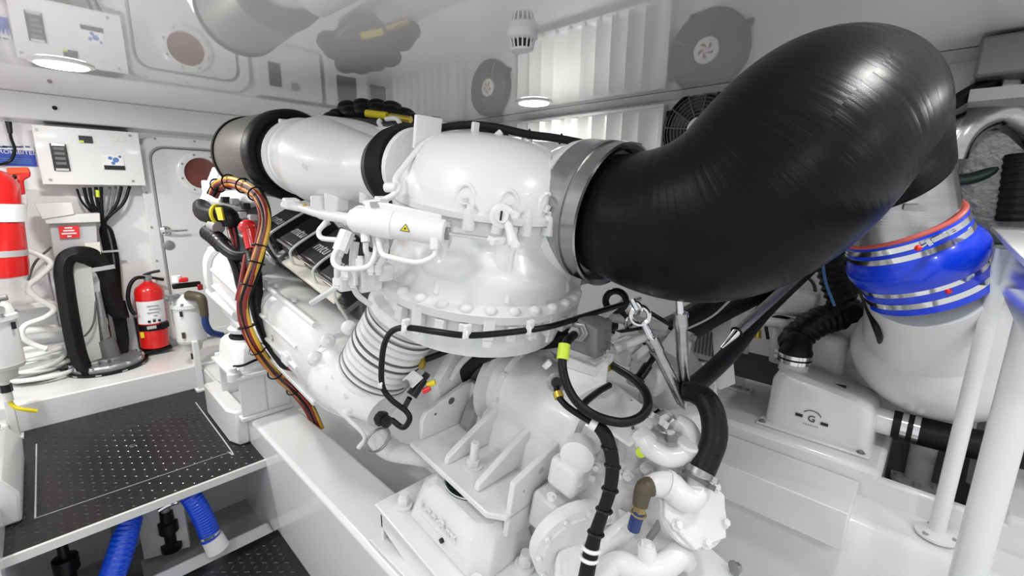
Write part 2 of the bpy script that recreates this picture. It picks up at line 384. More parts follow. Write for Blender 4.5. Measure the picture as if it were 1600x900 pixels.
# ---- louvers and fans on the hull side
def louver(y0, y1, n, lab):
    z0, z1 = 1.45, 1.885
    t = thing('louver_vent', lab, 'louver', (XW, (y0 + y1) / 2, z0), 'louver vents on the hull side')
    B(MB().bx(XW - .012, XW, y0, y1, z0, z1), 'back_plate', 'grey', t)
    for (a0, a1, b0, b1) in ((y0 - .03, y1 + .03, z1, z1 + .02), (y0 - .03, y1 + .03, z0 - .03, z0), (y0 - .03, y0, z0, z1), (y1, y1 + .03, z0, z1)):
        B(MB().bx(XW - .055, XW, a0, a1, b0, b1), 'frame_bar', 'white', t, bevel=.003)
    st = (y1 - y0) / n
    for i in range(n):
        c = V((XW - .04, y0 + st * (i + .5), (z0 + z1) / 2))
        mb = MB(); pts = []
        for j in range(5):
            s_ = (j / 4 - .5) * st * 1.05; pts.append(V((c.x + .028 * math.cos(s_ / st * 2.4) - .03 - s_ * .25, c.y + s_, z0)))
        off = V((.006, 0, 0)); mb.prism(pts + [q + off for q in pts[::-1]], (0, 0, z1 - z0))
        B(mb, 'slat', 'white', t)
louver(1.335, 2.45, 10, 'white vertical slat louver left of the black cooling fan')
louver(3.15, 4.12, 9, 'white vertical slat louver near the bulkhead, seen mirrored in the ceiling')
def fan(c, lab):
    t = thing('cooling_fan', lab, 'fan', c, 'axial fans on the hull side'); ax = V((-1, 0, 0)); R = .21
    B(MB().lathe(c, ax, [(0, R), (.045, R), (.05, R * .965), (.05, R * .94), (.01, R * .92)], 48, cap=False), 'shroud', 'black', t)
    B(MB().lathe(c, ax, [(.002, R * .93), (.004, R * .93)], 40), 'backing', 'dull', t)
    for i in range(7):
        a = 2 * PI * i / 7; u = V((0, math.cos(a), math.sin(a))); v = V((0, -math.sin(a), math.cos(a)))
        B(MB().prism([c + ax * .02 + u * .05 - v * .02, c + ax * .02 + u * .185 - v * .045, c + ax * .03 + u * .185 + v * .03, c + ax * .03 + u * .05 + v * .02], ax * .003), 'blade', 'slate', t)
    for rr in (.085, .105, .125, .145, .165, .185): B(MB().torus(c + ax * .05, ax, rr, .0028, 40, 6), 'grille_ring', 'dull', t)
    for i in range(12):
        a = 2 * PI * i / 12 + .12; u = V((0, math.cos(a), math.sin(a)))
        B(MB().tube([c + ax * .052 + u * .06, c + ax * .052 + u * (R * .96)], .0045, 6), 'grille_spoke', 'dull', t)
    B(MB().lathe(c + ax * .045, ax, [(0, .068), (.012, .066), (.014, .06)], 32), 'hub', 'whiteplastic', t)
    for i in range(5):
        a = 2 * PI * i / 5; u = V((0, math.cos(a), math.sin(a))); v = V((0, -math.sin(a), math.cos(a)))
        B(MB().prism([c + ax * .060 + u * .012 - v * .008, c + ax * .060 + u * .04 + v * .003, c + ax * .060 + u * .036 + v * .02], ax * .0012), 'emblem', 'darkred', t)
    for i in range(4):
        a = PI / 2 * i + .5; u = V((0, math.cos(a), math.sin(a))); B(MB().box(c + ax * .01 + u * (R + .012), (.02, .03, .03)), 'mounting_lug', 'black', t)
fan(V((XW, 1.09, 1.745)), 'black cooling fan with a red emblem, partly behind the elbow')
fan(V((XW, 2.80, 1.70)), 'black cooling fan between the louvers, seen mirrored in the ceiling')
# ================================================================== the engine
ENG = thing('marine_engine', 'big white painted marine diesel engine filling the middle of the room', 'engine', (1.3, 1.9, .16))
def part(mb, name, m='white', parent=None, **k): return B(mb, name, m, parent or ENG, **k)
def bolts(parent, pts, ax, r=.010, h=.014, m='cast', name='bolt'):
    for q in pts: B(MB().bolt(q, ax, r, h), name, m, parent)
# block: V-shaped body, mostly hidden
ob = V((1.3, 1.9, .62))
blk = part(MB().prism([e(ob, x, -.62, z) for x, z in ((-.30, -.32), (.30, -.32), (.36, -.02), (.52, .22), (.30, .50), (.06, .34), (-.06, .34), (-.24, .44), (-.40, .20), (-.34, -.02))], EY * 1.75), 'block', 'cast', bevel=.02)
part(MB().prism([e(ob, x, -.55, z) for x, z in ((-.22, -.46), (.22, -.46), (.28, -.30), (-.28, -.30))], EY * 1.6), 'oil_sump', 'cast', bevel=.02)

# ---- turbo housing: bell, split flange, dome
T0 = p(752, 400, 1.60)
zr = -.085                                       # rim height in the housing's own axis
prof = [(zr - .075, .315), (zr - .07, .33), (zr - .02, .335), (zr - .015, .365), (zr + .012, .372), (zr + .022, .36), (zr + .03, .33), (zr + .07, .315), (zr + .14, .296), (zr + .20, .29), (zr + .265, .29)]
hmb = MB().lathe(T0, EZ, [q for k in range(len(prof) - 1) for q in ([prof[k]] if k < 7 else [(prof[k][0] + (prof[k + 1][0] - prof[k][0]) * t / 4, prof[k][1] + (prof[k + 1][1] - prof[k][1]) * t / 4) for t in range(4)])] + [prof[-1]], 96)
for k, q in enumerate(hmb.v):                    # soft scroll swelling and hollows of the casting
    l_ = ER.transposed() @ (q - T0); a = math.atan2(l_.y, l_.x); rr_ = math.hypot(l_.x, l_.y)
    if rr_ > .05 and l_.z > zr + .03:
        s_ = .030 * math.exp(-((a + 1.75) / .55) ** 2 - ((l_.z - zr - .10) / .045) ** 2) - .018 * math.exp(-((a + 2.0) / .4) ** 2 - ((l_.z - zr - .195) / .03) ** 2) + .02 * math.exp(-((a + 2.75) / .3) ** 2 - ((l_.z - zr - .12) / .05) ** 2)
        hmb.v[k] = q + (EX * l_.x + EY * l_.y) * (s_ / rr_)
hs = part(hmb, 'turbine_housing', 'white')
zt = zr + .265
part(MB().lathe(T0, EZ, [(zt, .285), (zt, .312), (zt + .02, .315), (zt + .024, .30), (zt + .03, .29)], 56), 'split_flange', 'white', hs)
dome = part(MB().lathe(e(T0, .0, 0, 0), EZ, [(zt + .02, .295), (zt + .06, .294), (zt + .10, .284), (zt + .145, .262), (zt + .185, .225), (zt + .215, .17), (zt + .23, .10), (zt + .234, .02)], 56), 'compressor_dome', 'white')
part(MB().torus(T0 + EZ * (zt + .001), EZ, .3125, .0016, 56, 6), 'parting_line', 'grey', hs)
for a in (-2.05, -1.2, -2.7):
    r_ = V(EX) * math.cos(a) + V(EY) * math.sin(a); t_ = EZ.cross(r_)
    part(MB().tube([T0 + r_ * .326 + EZ * (zr + .04), T0 + r_ * .303 + EZ * (zr + .12), T0 + r_ * .296 + EZ * (zr + .25)], .012, 10), 'bell_seam', 'white', hs)
# parting line, lugs with bolts around the split flange
for i in range(14):
    a = -2.75 + i * .27; r_ = V(EX) * math.cos(a) + V(EY) * math.sin(a)
    if i in (0, 13): continue
    c = T0 + r_ * .302 + EZ * (zt - .025)
    part(MB().cyl(c, c + EZ * .055, .02, .018, 12), 'flange_lug', 'cast', hs)
    part(MB().bolt(c + EZ * .055, EZ, .011, .016), 'bolt', 'cast', hs)
for i in range(5):                              # arched pockets with studs in the dome
    a = -2.55 + i * .42; r_ = V(EX) * math.cos(a) + V(EY) * math.sin(a); t_ = EZ.cross(r_)
    c = T0 + r_ * .288 + EZ * (zt + .045)
    mb = MB()
    pts = [c + t_ * (.028 * math.cos(x)) + EZ * (.05 * math.sin(x)) for x in [PI * k / 8 for k in range(9)]]
    mb.tube(pts, .006, 8, 2); part(mb, 'pocket_rib', 'white', dome)
    part(MB().bolt(c + r_ * .006 + EZ * .0, r_ * .4 + EZ, .009, .018), 'stud', 'cast', dome)
# rim lugs, bolts and clip straps
for i in range(17):
    a = -3.0 + i * .2; r_ = V(EX) * math.cos(a) + V(EY) * math.sin(a); t_ = EZ.cross(r_); R_ = Mx((t_, r_, EZ)).transposed()
    part(MB().sphere(T0 + r_ * .352 + EZ * (zr + .022), (.020, .020, .016), 12, 6), 'bolt_dome', 'white', hs)
    part(MB().box(T0 + r_ * .352 + EZ * (zr - .045), (.03, .03, .05), R_), 'rim_lug', 'cast', hs, bevel=.004)
    if i % 3 == 1:
        part(MB().box(T0 + r_ * .366 + EZ * (zr - .03), (.034, .006, .07), R_).box(T0 + r_ * .362 + EZ * (zr - .075), (.028, .010, .03), R_), 'clip_strap', 'white', hs, bevel=.003)
lowr = part(MB().lathe(T0, EZ, [(zr - .16, .27), (zr - .15, .31), (zr - .09, .325), (zr - .07, .325)], 48), 'lower_flange', 'cast', hs)
# scroll bulge on the bell
part(MB().cyl(e(T0, -.14, -.245, zr + .09), e(T0, -.14, -.245, zr + .27), .03, n=16), 'bell_rib', 'white', hs)
# outlet towards the collar, inlet towards the bellows
CO = p(930, 330, 1.46)
part(MB().tube([e(T0, .06, .05, .09), e(T0, .12, -.12, .11), CO + EY * .06, CO - EY * .02], [.20, .205, .205, .20], 40), 'outlet_neck', 'white')
part(MB().lathe(CO + EY * .085, -EY, [(0, .212), (.02, .216), (.03, .206)], 48), 'outlet_flange', 'cast')
BI = p(650, 262, 1.55)
part(MB().tube([e(T0, -.02, .05, .14), e(T0, -.08, .14, .16), BI - EY * .02], [.19, .17, .125], 36), 'inlet_neck', 'white')
part(MB().lathe(BI + EY * -.02, EY, [(0, .13), (.02, .132), (.03, .12)], 40), 'inlet_flange', 'cast')
# flat plates on the dome top
q = p(700, 215, 1.36)
part(MB().box(p(668, 208, 1.42), (.10, .012, .10), ER), 'lifting_plate', 'white', dome, bevel=.004)
part(MB().box(p(742, 205, 1.42), (.028, .012, .055), ER), 'cable_bracket', 'white', dome, bevel=.004)
part(MB().box(p(835, 240, 1.45), (.10, .10, .012), ER).box(p(822, 228, 1.44), (.03, .03, .05), ER), 'dome_pad', 'white', dome, bevel=.006)
part(MB().cyl(p(878, 262, 1.40), p(862, 268, 1.42), .018, .022), 'dome_boss', 'white', dome)
for (a_, b_) in (((588, 330), (650, 340)), ((655, 343), (740, 352))): pass

# ---- stainless collar
col = part(MB().lathe(CO + EY * .055, -EY, [(0, .200), (0, .218), (.135, .222), (.140, .225), (.143, .218), (.138, .205), (.04, .2)], 64), 'stainless_collar', 'steel')
part(MB().lathe(CO - EY * .015, -EY, [(0, .2225), (.016, .2235), (.016, .221)], 64), 'collar_band', 'brushed', col)
ct = CO + EX * .05 + EZ * .215 - EY * .05
part(MB().box(ct, (.07, .03, .02), ER).cyl(ct - EX * .05, ct + EX * .05, .006, n=10), 'collar_latch', 'chrome', col)
ct = CO - EX * .1 - EZ * .2 - EY * .06
part(MB().box(ct, (.05, .04, .02), ER), 'collar_latch', 'brushed', col)

# ---- black inlet bellows
BO = p(616, 267, 1.67)
d_ = (BO - BI)
part(MB().lathe(BI, d_, [(0, .118), (.0, .135), (.025, .15), (.045, .135), (.065, .132), (.085, .148), (d_.length * .9, .135), (d_.length, .112)], 48), 'rubber_bellows', 'rubber')
part(MB().torus(BO + d_.normalized() * .01, d_, .114, .004, 40, 6), 'wire_clamp', 'dull')
# ---- intake duct from the filter
FN = p(458, 244, 2.22)
def duct(pts, rs, name, n=40, m='white'): return part(MB().tube(pts, rs, n, 8), name, m)
dk = duct([FN + V((.0, .02, 0)), p(478, 247, 2.10), p(505, 253, 1.98), p(535, 258, 1.88), p(580, 264, 1.77), BO], [.14, .165, .186, .160, .122, .108], 'intake_duct')
ax0 = (p(478, 247, 2.10) - FN).normalized()
part(MB().lathe(FN + ax0 * .11, ax0, [(0, .15), (.0, .172), (.05, .176), (.06, .168), (.06, .16)], 48), 'duct_flange', 'white', dk)
part(MB().box(p(459, 196, 2.08), (.13, .02, .045), ER), 'duct_lug', 'white', dk, bevel=.006)
part(MB().cyl(p(478, 262, 1.80), p(482, 262, 1.76), .018, .012, 10).cyl(p(478, 262, 1.80), p(475, 258, 1.76), .009, n=8), 'duct_plug', 'cast', dk)
part(MB().prism([p(484, 305, 1.82), p(500, 305, 1.82), p(505, 342, 1.82), p(484, 338, 1.82)], EX * .05), 'duct_foot', 'white', dk, bevel=.006)
part(MB().prism([p(506, 298, 1.80), p(528, 298, 1.80), p(527, 330, 1.80), p(506, 340, 1.80)], EX * .05), 'duct_foot', 'white', dk, bevel=.006)
part(MB().prism([p(560, 262, 1.70), p(572, 260, 1.70), p(572, 318, 1.70), p(560, 318, 1.70)], EX * .04), 'duct_bracket', 'white', dk, bevel=.005)
# cross-over duct behind
duct([p(505, 225, 2.15), p(560, 232, 2.05), p(610, 250, 1.98), p(660, 270, 1.95)], [.13, .12, .11, .10], 'crossover_duct', 28)
duct([p(560, 212, 2.5), p(620, 222, 2.35), p(700, 242, 2.2), p(800, 252, 2.1), p(900, 262, 1.95)], [.09, .09, .10, .10, .10], 'far_bank_duct', 28)

# ---- valve covers of the near bank
u1 = (p(545, 425, 1.93) - p(440, 335, 2.42))
VCO = [p(452, 352, 2.36), p(487, 372, 2.19), p(523, 397, 2.03), p(556, 425, 1.90)]
tilt = Mx.Rotation(math.radians(-32), 3, EY)
RV = tilt @ ER
for i, c in enumerate(VCO):
    vc = part(MB().box(c, (.25, .185, .11), RV, .9), 'valve_cover', 'slate', bevel=.01)
    part(MB().box(c + RV @ V((-.01, 0, -.062)), (.262, .196, .022), RV), 'cover_gasket', 'brushed', vc)
    part(MB().box(c + RV @ V((-.119, 0, .046)), (.010, .172, .012), RV), 'edge_strip', 'chrome', vc)
    text('mtu', .075, c + RV @ V((-.03, 0, .056)), RV @ V((0, -1, 0)), RV @ V((1, 0, 0)), 'lightgrey', vc, ext=.001, shear=.2)
    part(MB().tube([c + RV @ V((.09, -.095, .055)), c + RV @ V((-.10, -.097, .057)), c + RV @ V((-.145, -.097, .02)), c + RV @ V((-.155, -.098, -.10))], .006, 8), 'injector_line', 'offwhite', vc)
    for j in (-1, 1): part(MB().bolt(c + RV @ V((-.134, j * .06, -.055)), RV @ V((-1, 0, .2)), .010, .02), 'bolt', 'galv', vc)
# dark cylinder head row beneath the covers and its heat shield
hd0, hd1 = p(430, 372, 2.40), p(570, 462, 1.85)
part(MB().prism([hd0 + V((-.03, 0, .02)), hd0 + V((.25, 0, .02)), hd0 + V((.25, 0, -.22)), hd0 + V((-.0, 0, -.20))], hd1 - hd0), 'cylinder_head', 'dull', bevel=.01)
for i in range(7):
    c = hd0.lerp(hd1, (i + .5) / 7) + V((-.035, 0, -.05))
    part(MB().box(c, (.05, .05, .07), RV), 'head_block', 'galv' if i % 2 else 'dull', bevel=.005)
part(MB().prism([p(462, 402, 2.15), p(537, 458, 1.80), p(522, 476, 1.78), p(440, 412, 2.12)], EZ * .012), 'heat_shield', 'cream', bevel=.003)

# ---- exhaust manifold / cooler along the near side
mc0, mc1 = p(372, 425, 2.62), p(538, 562, 1.86)
ax = (mc1 - mc0).normalized(); ux = V((1, 0, 0)); uz = ax.cross(ux) * -1
uz = uz if uz.z > 0 else -uz
def ov(c, a, b, n=28, ex=3.): # superellipse section
    out = []
    for i in range(n):
        t = 2 * PI * i / n; cs, sn = math.cos(t), math.sin(t)
        out.append(c + ux * (a * abs(cs) ** (2 / ex) * (1 if cs >= 0 else -1)) + uz * (b * abs(sn) ** (2 / ex) * (1 if sn >= 0 else -1)))
    return out
L = (mc1 - mc0).length
man = part(MB().loft([ov(mc0 + ax * s_, a_, b_) for s_, a_, b_ in ((0, .09, .10), (.01, .13, .145), (.06, .145, .155), (L * .5, .148, .158), (L - .12, .148, .158), (L - .03, .15, .155), (L + .02, .13, .14))]), 'exhaust_manifold', 'white')
for s_ in (-.045, .05):
    part(MB().tube([mc0 + ax * .06 - ux * .143 + uz * s_ , mc0 + ax * (L - .1) - ux * .147 + uz * s_], .010, 10), 'casting_ridge', 'white', man)
part(MB().tube([mc0 + ax * .05 - ux * .09 + uz * .15, mc0 + ax * (L - .06) - ux * .09 + uz * .152], .014, 10), 'casting_ridge', 'white', man)
part(MB().box(mc0 + ax * (L * .55) - uz * .165 + ux * -.08, (.10, L * .9, .02), Mx((ux, ax, uz)).transposed()), 'manifold_rail', 'white', man, bevel=.004)
part(MB().box(mc0 + ax * (L - .20) - ux * .152 - uz * .045, (.018, .06, .05), Mx((ux, ax, uz)).transposed()), 'label_pad', 'white', man, bevel=.006)
text('2', .04, mc0 + ax * (L - .34) - ux * .151 - uz * .01, ax, uz, 'grey', man, ext=.001)
for i in range(5): part(MB().bolt(mc0 + ax * (.12 + i * .2) - ux * .06 + uz * .156, uz, .011, .016), 'bolt', 'cast', man)
# front cover plate of the manifold
fc = part(MB().loft([ov(mc0 - ax * s_, a_, b_) for s_, a_, b_ in ((-.02, .16, .17), (.05, .16, .17), (.07, .13, .14))]), 'front_cover', 'cast', man)
# near end: volute and elbow up into the white bellows
en = p(538, 590, 1.72)
vol = part(MB().sphere(en, (.125, .15, .135), 32, 18, ER), 'manifold_end', 'white')
part(MB().tube([mc1 + V((.0, 0, -.0)), en, p(575, 615, 1.64), p(600, 640, 1.60)], [.12, .128, .11, .07], 30), 'end_elbow', 'white', vol)
bl0, bl1 = p(580, 588, 1.66), p(640, 486, 1.56)
bd = (bl1 - bl0)
part(MB().lathe(bl0 - bd.normalized() * .10, bd, [(0, .10), (.04, .122), (.1, .125)], 40), 'bellows_neck', 'white', vol)
prof = []; n = 11; Lb = bd.length
for i in range(n):
    s_ = Lb * (i + .5) / n; w_ = Lb / n
    prof += [(s_ - w_ * .46, .118), (s_ - w_ * .30, .132), (s_ + w_ * .30, .132), (s_ + w_ * .46, .118)]
bw = part(MB().lathe(bl0, bd, prof, 48), 'exhaust_bellows', 'white', sharp=50)
for s_ in (.12, .2, .45, .54, .8, .88): part(MB().torus(bl0 + bd * s_, bd, .131, .0035, 48, 6), 'bellows_groove', 'dull', bw)
part(MB().lathe(bl1 - bd.normalized() * .01, bd, [(0, .12), (.0, .145), (.03, .145), (.05, .12), (.12, .11)], 40), 'bellows_flange', 'white', bw)
for i in range(9):
    a = 2 * PI * i / 9; u_, v_, w_ = frame(bd); part(MB().bolt(bl0 - bd.normalized() * .02 + (u_ * math.cos(a) + v_ * math.sin(a)) * .128, -bd, .009, .014), 'bolt', 'cast', bw)
for (x, y, d) in ((512, 533, 1.60), (492, 560, 1.62), (545, 512, 1.6), (512, 605, 1.58), (546, 640, 1.55)):
    part(MB().sphere(p(x, y, d + .03), .028, 12, 8), 'end_boss', 'white', vol); part(MB().bolt(p(x, y, d + .004), p(x, y, d - .1) - p(x, y, d), .008, .014), 'bolt', 'cast', vol)
# small pipe and tube under the volute, drain elbow
part(MB().tube([p(515, 620, 1.60), p(520, 632, 1.58), p(545, 655, 1.56), p(570, 682, 1.54), p(560, 700, 1.54)], .008, 8), 'drain_tube', 'offwhite')
part(MB().torus(p(590, 688, 1.53), EY, .045, .005, 28, 6), 'pipe_clamp', 'galv')
part(MB().tube([p(568, 645, 1.66), p(585, 672, 1.64), p(605, 700, 1.63), p(645, 712, 1.63), p(690, 720, 1.66)], [.05, .045, .038, .032, .03], 18), 'drain_pipe', 'offwhite')
# lower rail tray along the sump (grey strip below)
part(MB().prism([p(440, 500, 2.1), p(590, 660, 1.62), p(610, 690, 1.56), p(592, 700, 1.56), p(500, 625, 1.75), p(425, 510, 2.1)], EX * .012), 'side_rail', 'lightgrey')
# bracket with black connectors
part(MB().box(p(645, 592, 1.52), (.05, .06, .004), RV), 'sensor_bracket', 'white', bevel=.002)
part(MB().bolt(p(636, 600, 1.50), -EX, .011, .012), 'bolt', 'galv')
part(MB().cyl(p(643, 618, 1.54), p(662, 592, 1.56), .020, .016, 14).cyl(p(662, 592, 1.56), p(668, 584, 1.56), .012, n=12).cyl(p(640, 622, 1.54), p(630, 640, 1.55), .010, n=10), 'connector', 'slate')
part(MB().lathe(p(590, 650, 1.5), p(612, 664, 1.48) - p(590, 650, 1.5), [(0, .020), (.012, .026), (.025, .026), (.028, .02), (.05, .02), (.052, .012)], 8), 'temperature_sensor', 'black')
part(MB().cyl(p(658, 575, 1.56), p(662, 562, 1.58), .012, n=10), 'brass_fitting', 'gold')
part(MB().cyl(p(661, 612, 1.5), p(672, 606, 1.5), .010, n=10), 'red_connector', 'red')
part(MB().cyl(p(668, 602, 1.51), p(680, 597, 1.51), .010, n=10), 'yellow_connector', 'yellow')
part(MB().tube([p(668, 530, 1.64), p(690, 535, 1.62), p(707, 542, 1.6), p(690, 552, 1.58), p(665, 562, 1.57)], .011, 10), 'sensor_lead', 'hose')
# grey bell housing wall behind bellows
part(MB().lathe(p(800, 640, 1.95), -EY, [(0, .30), (.05, .30), (.07, .27)], 48), 'flywheel_housing', 'grey')

# ---- hydraulic actuator with rod, clevis and lever
a0, a1 = p(556, 343, 1.20), p(694, 364, 1.20)
ad = (a1 - a0).normalized()
act = part(MB().lathe(a0, ad, [(-.015, .024), (0, .034), (.05, .036), (.052, .038), (.10, .038), (.102, .035), ((a1 - a0).length, .035), ((a1 - a0).length + .004, .028)], 28), 'actuator', 'white')
part(MB().prism([a0 + EZ * .02 + ad * .02, a0 + EZ * .052 + ad * .022, a0 + EZ * .056 + ad * .08, a0 + EZ * .047 + ad * .225, a0 + EZ * .02 + ad * .23], V((.012, .012, 0))), 'actuator_ear', 'white', act, bevel=.005)
part(MB().prism([a0 + EZ * .052 + ad * .035 + V((-.002, -.002, 0)), a0 + EZ * .056 + ad * .055 + V((-.002, -.002, 0)), a0 + EZ * .042 + ad * .062 + V((-.002, -.002, 0)), a0 + EZ * .038 + ad * .04 + V((-.002, -.002, 0))], V((.016, .016, 0))), 'ear_slot', 'grey', act)
part(MB().cyl(a1 + ad * .002, a1 + ad * .014, .019, n=6), 'gland_nut', 'galv', act)
part(MB().cyl(a1 + ad * .012, p(762, 373, 1.22), .0055, n=12), 'piston_rod', 'chrome', act)
cl = p(778, 377, 1.225)
part(MB().box(cl, (.05, .018, .02), ER).cyl(p(762, 373, 1.22), p(770, 375, 1.22), .010, n=8), 'clevis', 'white', act, bevel=.003)
part(MB().tube([p(803, 383, 1.23), p(795, 355, 1.24), p(782, 325, 1.25)], [.016, .012, .014], 10), 'lever_arm', 'white', act)
part(MB().lathe(p(784, 338, 1.27), p(784, 338, 1.1) - p(784, 338, 1.27), [(0, .034), (.03, .034), (.034, .028), (.034, .02), (.045, .018)], 24), 'shaft_boss', 'white', act)
part(MB().box(p(783, 337, 1.222), (.004, .004, .026), ER), 'boss_slot', 'print', act)
for (x, y, d) in ((805, 383, 1.215), (805, 337, 1.235)): part(MB().bolt(p(x, y, d), p(0, 0, 0) - p(x, y, 1), .009, .012), 'bolt', 'cast', act)
nrm = (p(634, 356, 1.0) - p(634, 356, 1.2)).normalized(); tc = p(633, 357, 1.163)
rt = ad; up_ = nrm.cross(rt)
tri = lambda s_: [tc + up_ * s_, tc - up_ * s_ * .6 - rt * s_, tc - up_ * s_ * .6 + rt * s_]
part(MB().prism(tri(.013), nrm * .001), 'warning_sticker', 'print', act)
tc = tc + nrm * .0008; part(MB().prism(tri(.010), nrm * .001), 'warning_sticker', 'yellow', act)
tc = tc + nrm * .0008; part(MB().prism(tri(.004), nrm * .001), 'warning_sticker', 'print', act)
# the thin forward actuator pipe with yellow marks
part(MB().cyl(p(470, 325, 1.55), p(502, 335, 1.42), .014, n=14).cyl(p(502, 335, 1.42), p(552, 343, 1.24), .016, n=14), 'pressure_pipe', 'white')
for (x, y, d) in ((476, 322, 1.51), (531, 339, 1.29)):
    part(MB().box(p(x, y, d), (.010, .012, .014), ER), 'yellow_mark', 'gold')
part(MB().cyl(p(443, 320, 1.62), p(470, 325, 1.55), .014, n=12).box(p(455, 318, 1.58), (.05, .04, .035), ER), 'pipe_block', 'cast', bevel=.006)
# white hydraulic lines
def line(pts, r=.0075, name='hydraulic_line', m='white'): return part(MB().tube([p(*q) for q in pts], r, 10), name, m)
line([(570, 318, 1.3), (590, 315, 1.28), (605, 310, 1.27), (614, 305, 1.27), (622, 295, 1.28), (618, 280, 1.30), (630, 262, 1.33), (655, 232, 1.37), (676, 216, 1.40), (680, 217, 1.41)], .009)
part(MB().box(p(596, 316, 1.27), (.03, .03, .03), ER).cyl(p(602, 293, 1.28), p(620, 293, 1.27), .014, n=12), 'line_fitting', 'white', bevel=.003)
line([(680, 388, 1.18), (679, 398, 1.18), (670, 405, 1.18), (648, 410, 1.18), (610, 402, 1.18), (597, 396, 1.2), (592, 380, 1.2), (590, 365, 1.21)])
part(MB().cyl(p(679, 372, 1.18), p(679, 390, 1.18), .013, n=8).cyl(p(570, 364, 1.2), p(571, 378, 1.2), .012, n=8), 'line_nut', 'cast')
line([(585, 366, 1.22), (587, 390, 1.22), (582, 408, 1.22), (570, 418, 1.22), (535, 420, 1.22), (522, 412, 1.23), (522, 398, 1.24), (533, 380, 1.25)])
line([(571, 378, 1.2), (573, 395, 1.22), (585, 398, 1.24), (600, 392, 1.25), (603, 380, 1.25)])
line([(515, 340, 1.4), (505, 352, 1.4), (498, 362, 1.4), (503, 372, 1.38), (527, 375, 1.34), (535, 378, 1.3)], .008)
line([(540, 350, 1.3), (545, 338, 1.28), (560, 325, 1.26), (575, 328, 1.24), (580, 335, 1.22)], .007)
line([(530, 392, 1.26), (527, 420, 1.28), (527, 436, 1.3)], .009)
line([(555, 378, 1.3), (552, 405, 1.3), (552, 438, 1.3)], .012)
line([(527, 445, 1.32), (520, 452, 1.34), (500, 465, 1.42), (487, 473, 1.48)], .009)
line([(552, 448, 1.32), (560, 462, 1.36), (578, 476, 1.40)], .009)
line([(598, 360, 1.26), (602, 380, 1.27), (600, 400, 1.28), (590, 420, 1.3)], .010)
pb = part(MB().cyl(p(543, 362, 1.27), p(531, 392, 1.26), .022, n=8).cyl(p(531, 390, 1.26), p(527, 400, 1.26), .015, n=8), 'valve_body', 'white')
for (x, y, d, s_) in ((540, 440, 1.32, .05), (560, 420, 1.33, .045), (585, 410, 1.34, .05), (575, 435, 1.36, .07), (600, 425, 1.36, .05)):
    part(MB().box(p(x, y, d), (s_, s_ * .8, s_), ER), 'manifold_block', 'cast', bevel=.006)
for (x, y, d) in ((527, 440, 1.30), (552, 440, 1.30), (540, 428, 1.27), (563, 410, 1.28), (580, 420, 1.3), (592, 420, 1.3)):
    part(MB().cyl(p(x, y - 6, d), p(x, y + 6, d), .013, n=6).cyl(p(x, y - 10, d), p(x, y + 10, d), .009, n=10), 'line_nut', 'cast')
part(MB().tube([p(585, 376, 1.3), p(596, 380, 1.3), p(604, 392, 1.3), p(600, 405, 1.3)], .010, 8), 'dark_elbow', 'dull')

# ---- engine top: valley loom, brackets
part(MB().prism([p(512, 193, 2.45), p(565, 212, 2.25), p(650, 206, 2.35), p(590, 186, 2.6)], EZ * .05), 'valley_tray', 'midgrey', bevel=.008)
for i, (x, y, d) in enumerate(((530, 183, 2.45), (550, 178, 2.42), (570, 175, 2.40), (592, 174, 2.38), (612, 177, 2.36), (632, 182, 2.33), (545, 170, 2.5), (568, 167, 2.48), (590, 168, 2.45), (612, 171, 2.42), (642, 190, 2.3), (522, 188, 2.4))):
    part(MB().sphere(p(x, y, d), (.06, .07, .045), 12, 8, ER), 'valley_loom', 'rubber')
part(MB().cyl(p(572, 177, 2.26), p(605, 181, 2.24), .018, n=10), 'yellow_sleeve', 'yellow'); part(MB().cyl(p(610, 182, 2.22), p(642, 187, 2.18), .016, n=10), 'yellow_sleeve', 'gold')
line([(595, 187, 2.0), (592, 192, 2.0), (603, 205, 1.95), (625, 203, 1.9), (640, 202, 1.88)], .010); line([(603, 186, 2.0), (620, 186, 1.97), (628, 200, 1.93)], .010)
line([(562, 214, 2.0), (575, 204, 1.98), (610, 202, 1.92), (640, 204, 1.85), (668, 212, 1.7), (678, 215, 1.6)], .011)
line([(570, 219, 2.0), (582, 208, 1.97), (600, 206, 1.92)], .009)
part(MB().torus(p(582, 212, 2.05), p(582, 212, 1) - p(582, 212, 2), .04, .012, 20, 8), 'dark_clip', 'black')
part(MB().lathe(p(673, 198, 1.55), EX - EY * .6, [(0, .035), (.03, .035)], 18), 'black_pulley', 'black')
part(MB().lathe(p(697, 203, 1.62), EZ, [(-.03, .05), (0, .05), (.02, .03), (.025, .01)], 24), 'filler_cap', 'white')
part(MB().box(p(770, 213, 1.5), (.09, .06, .04), ER).box(p(785, 218, 1.5), (.05, .1, .03), ER), 'dark_bracket', 'slate', bevel=.005)
part(MB().cyl(p(770, 217, 1.42), p(783, 206, 1.42), .010, n=8), 'stay', 'white')
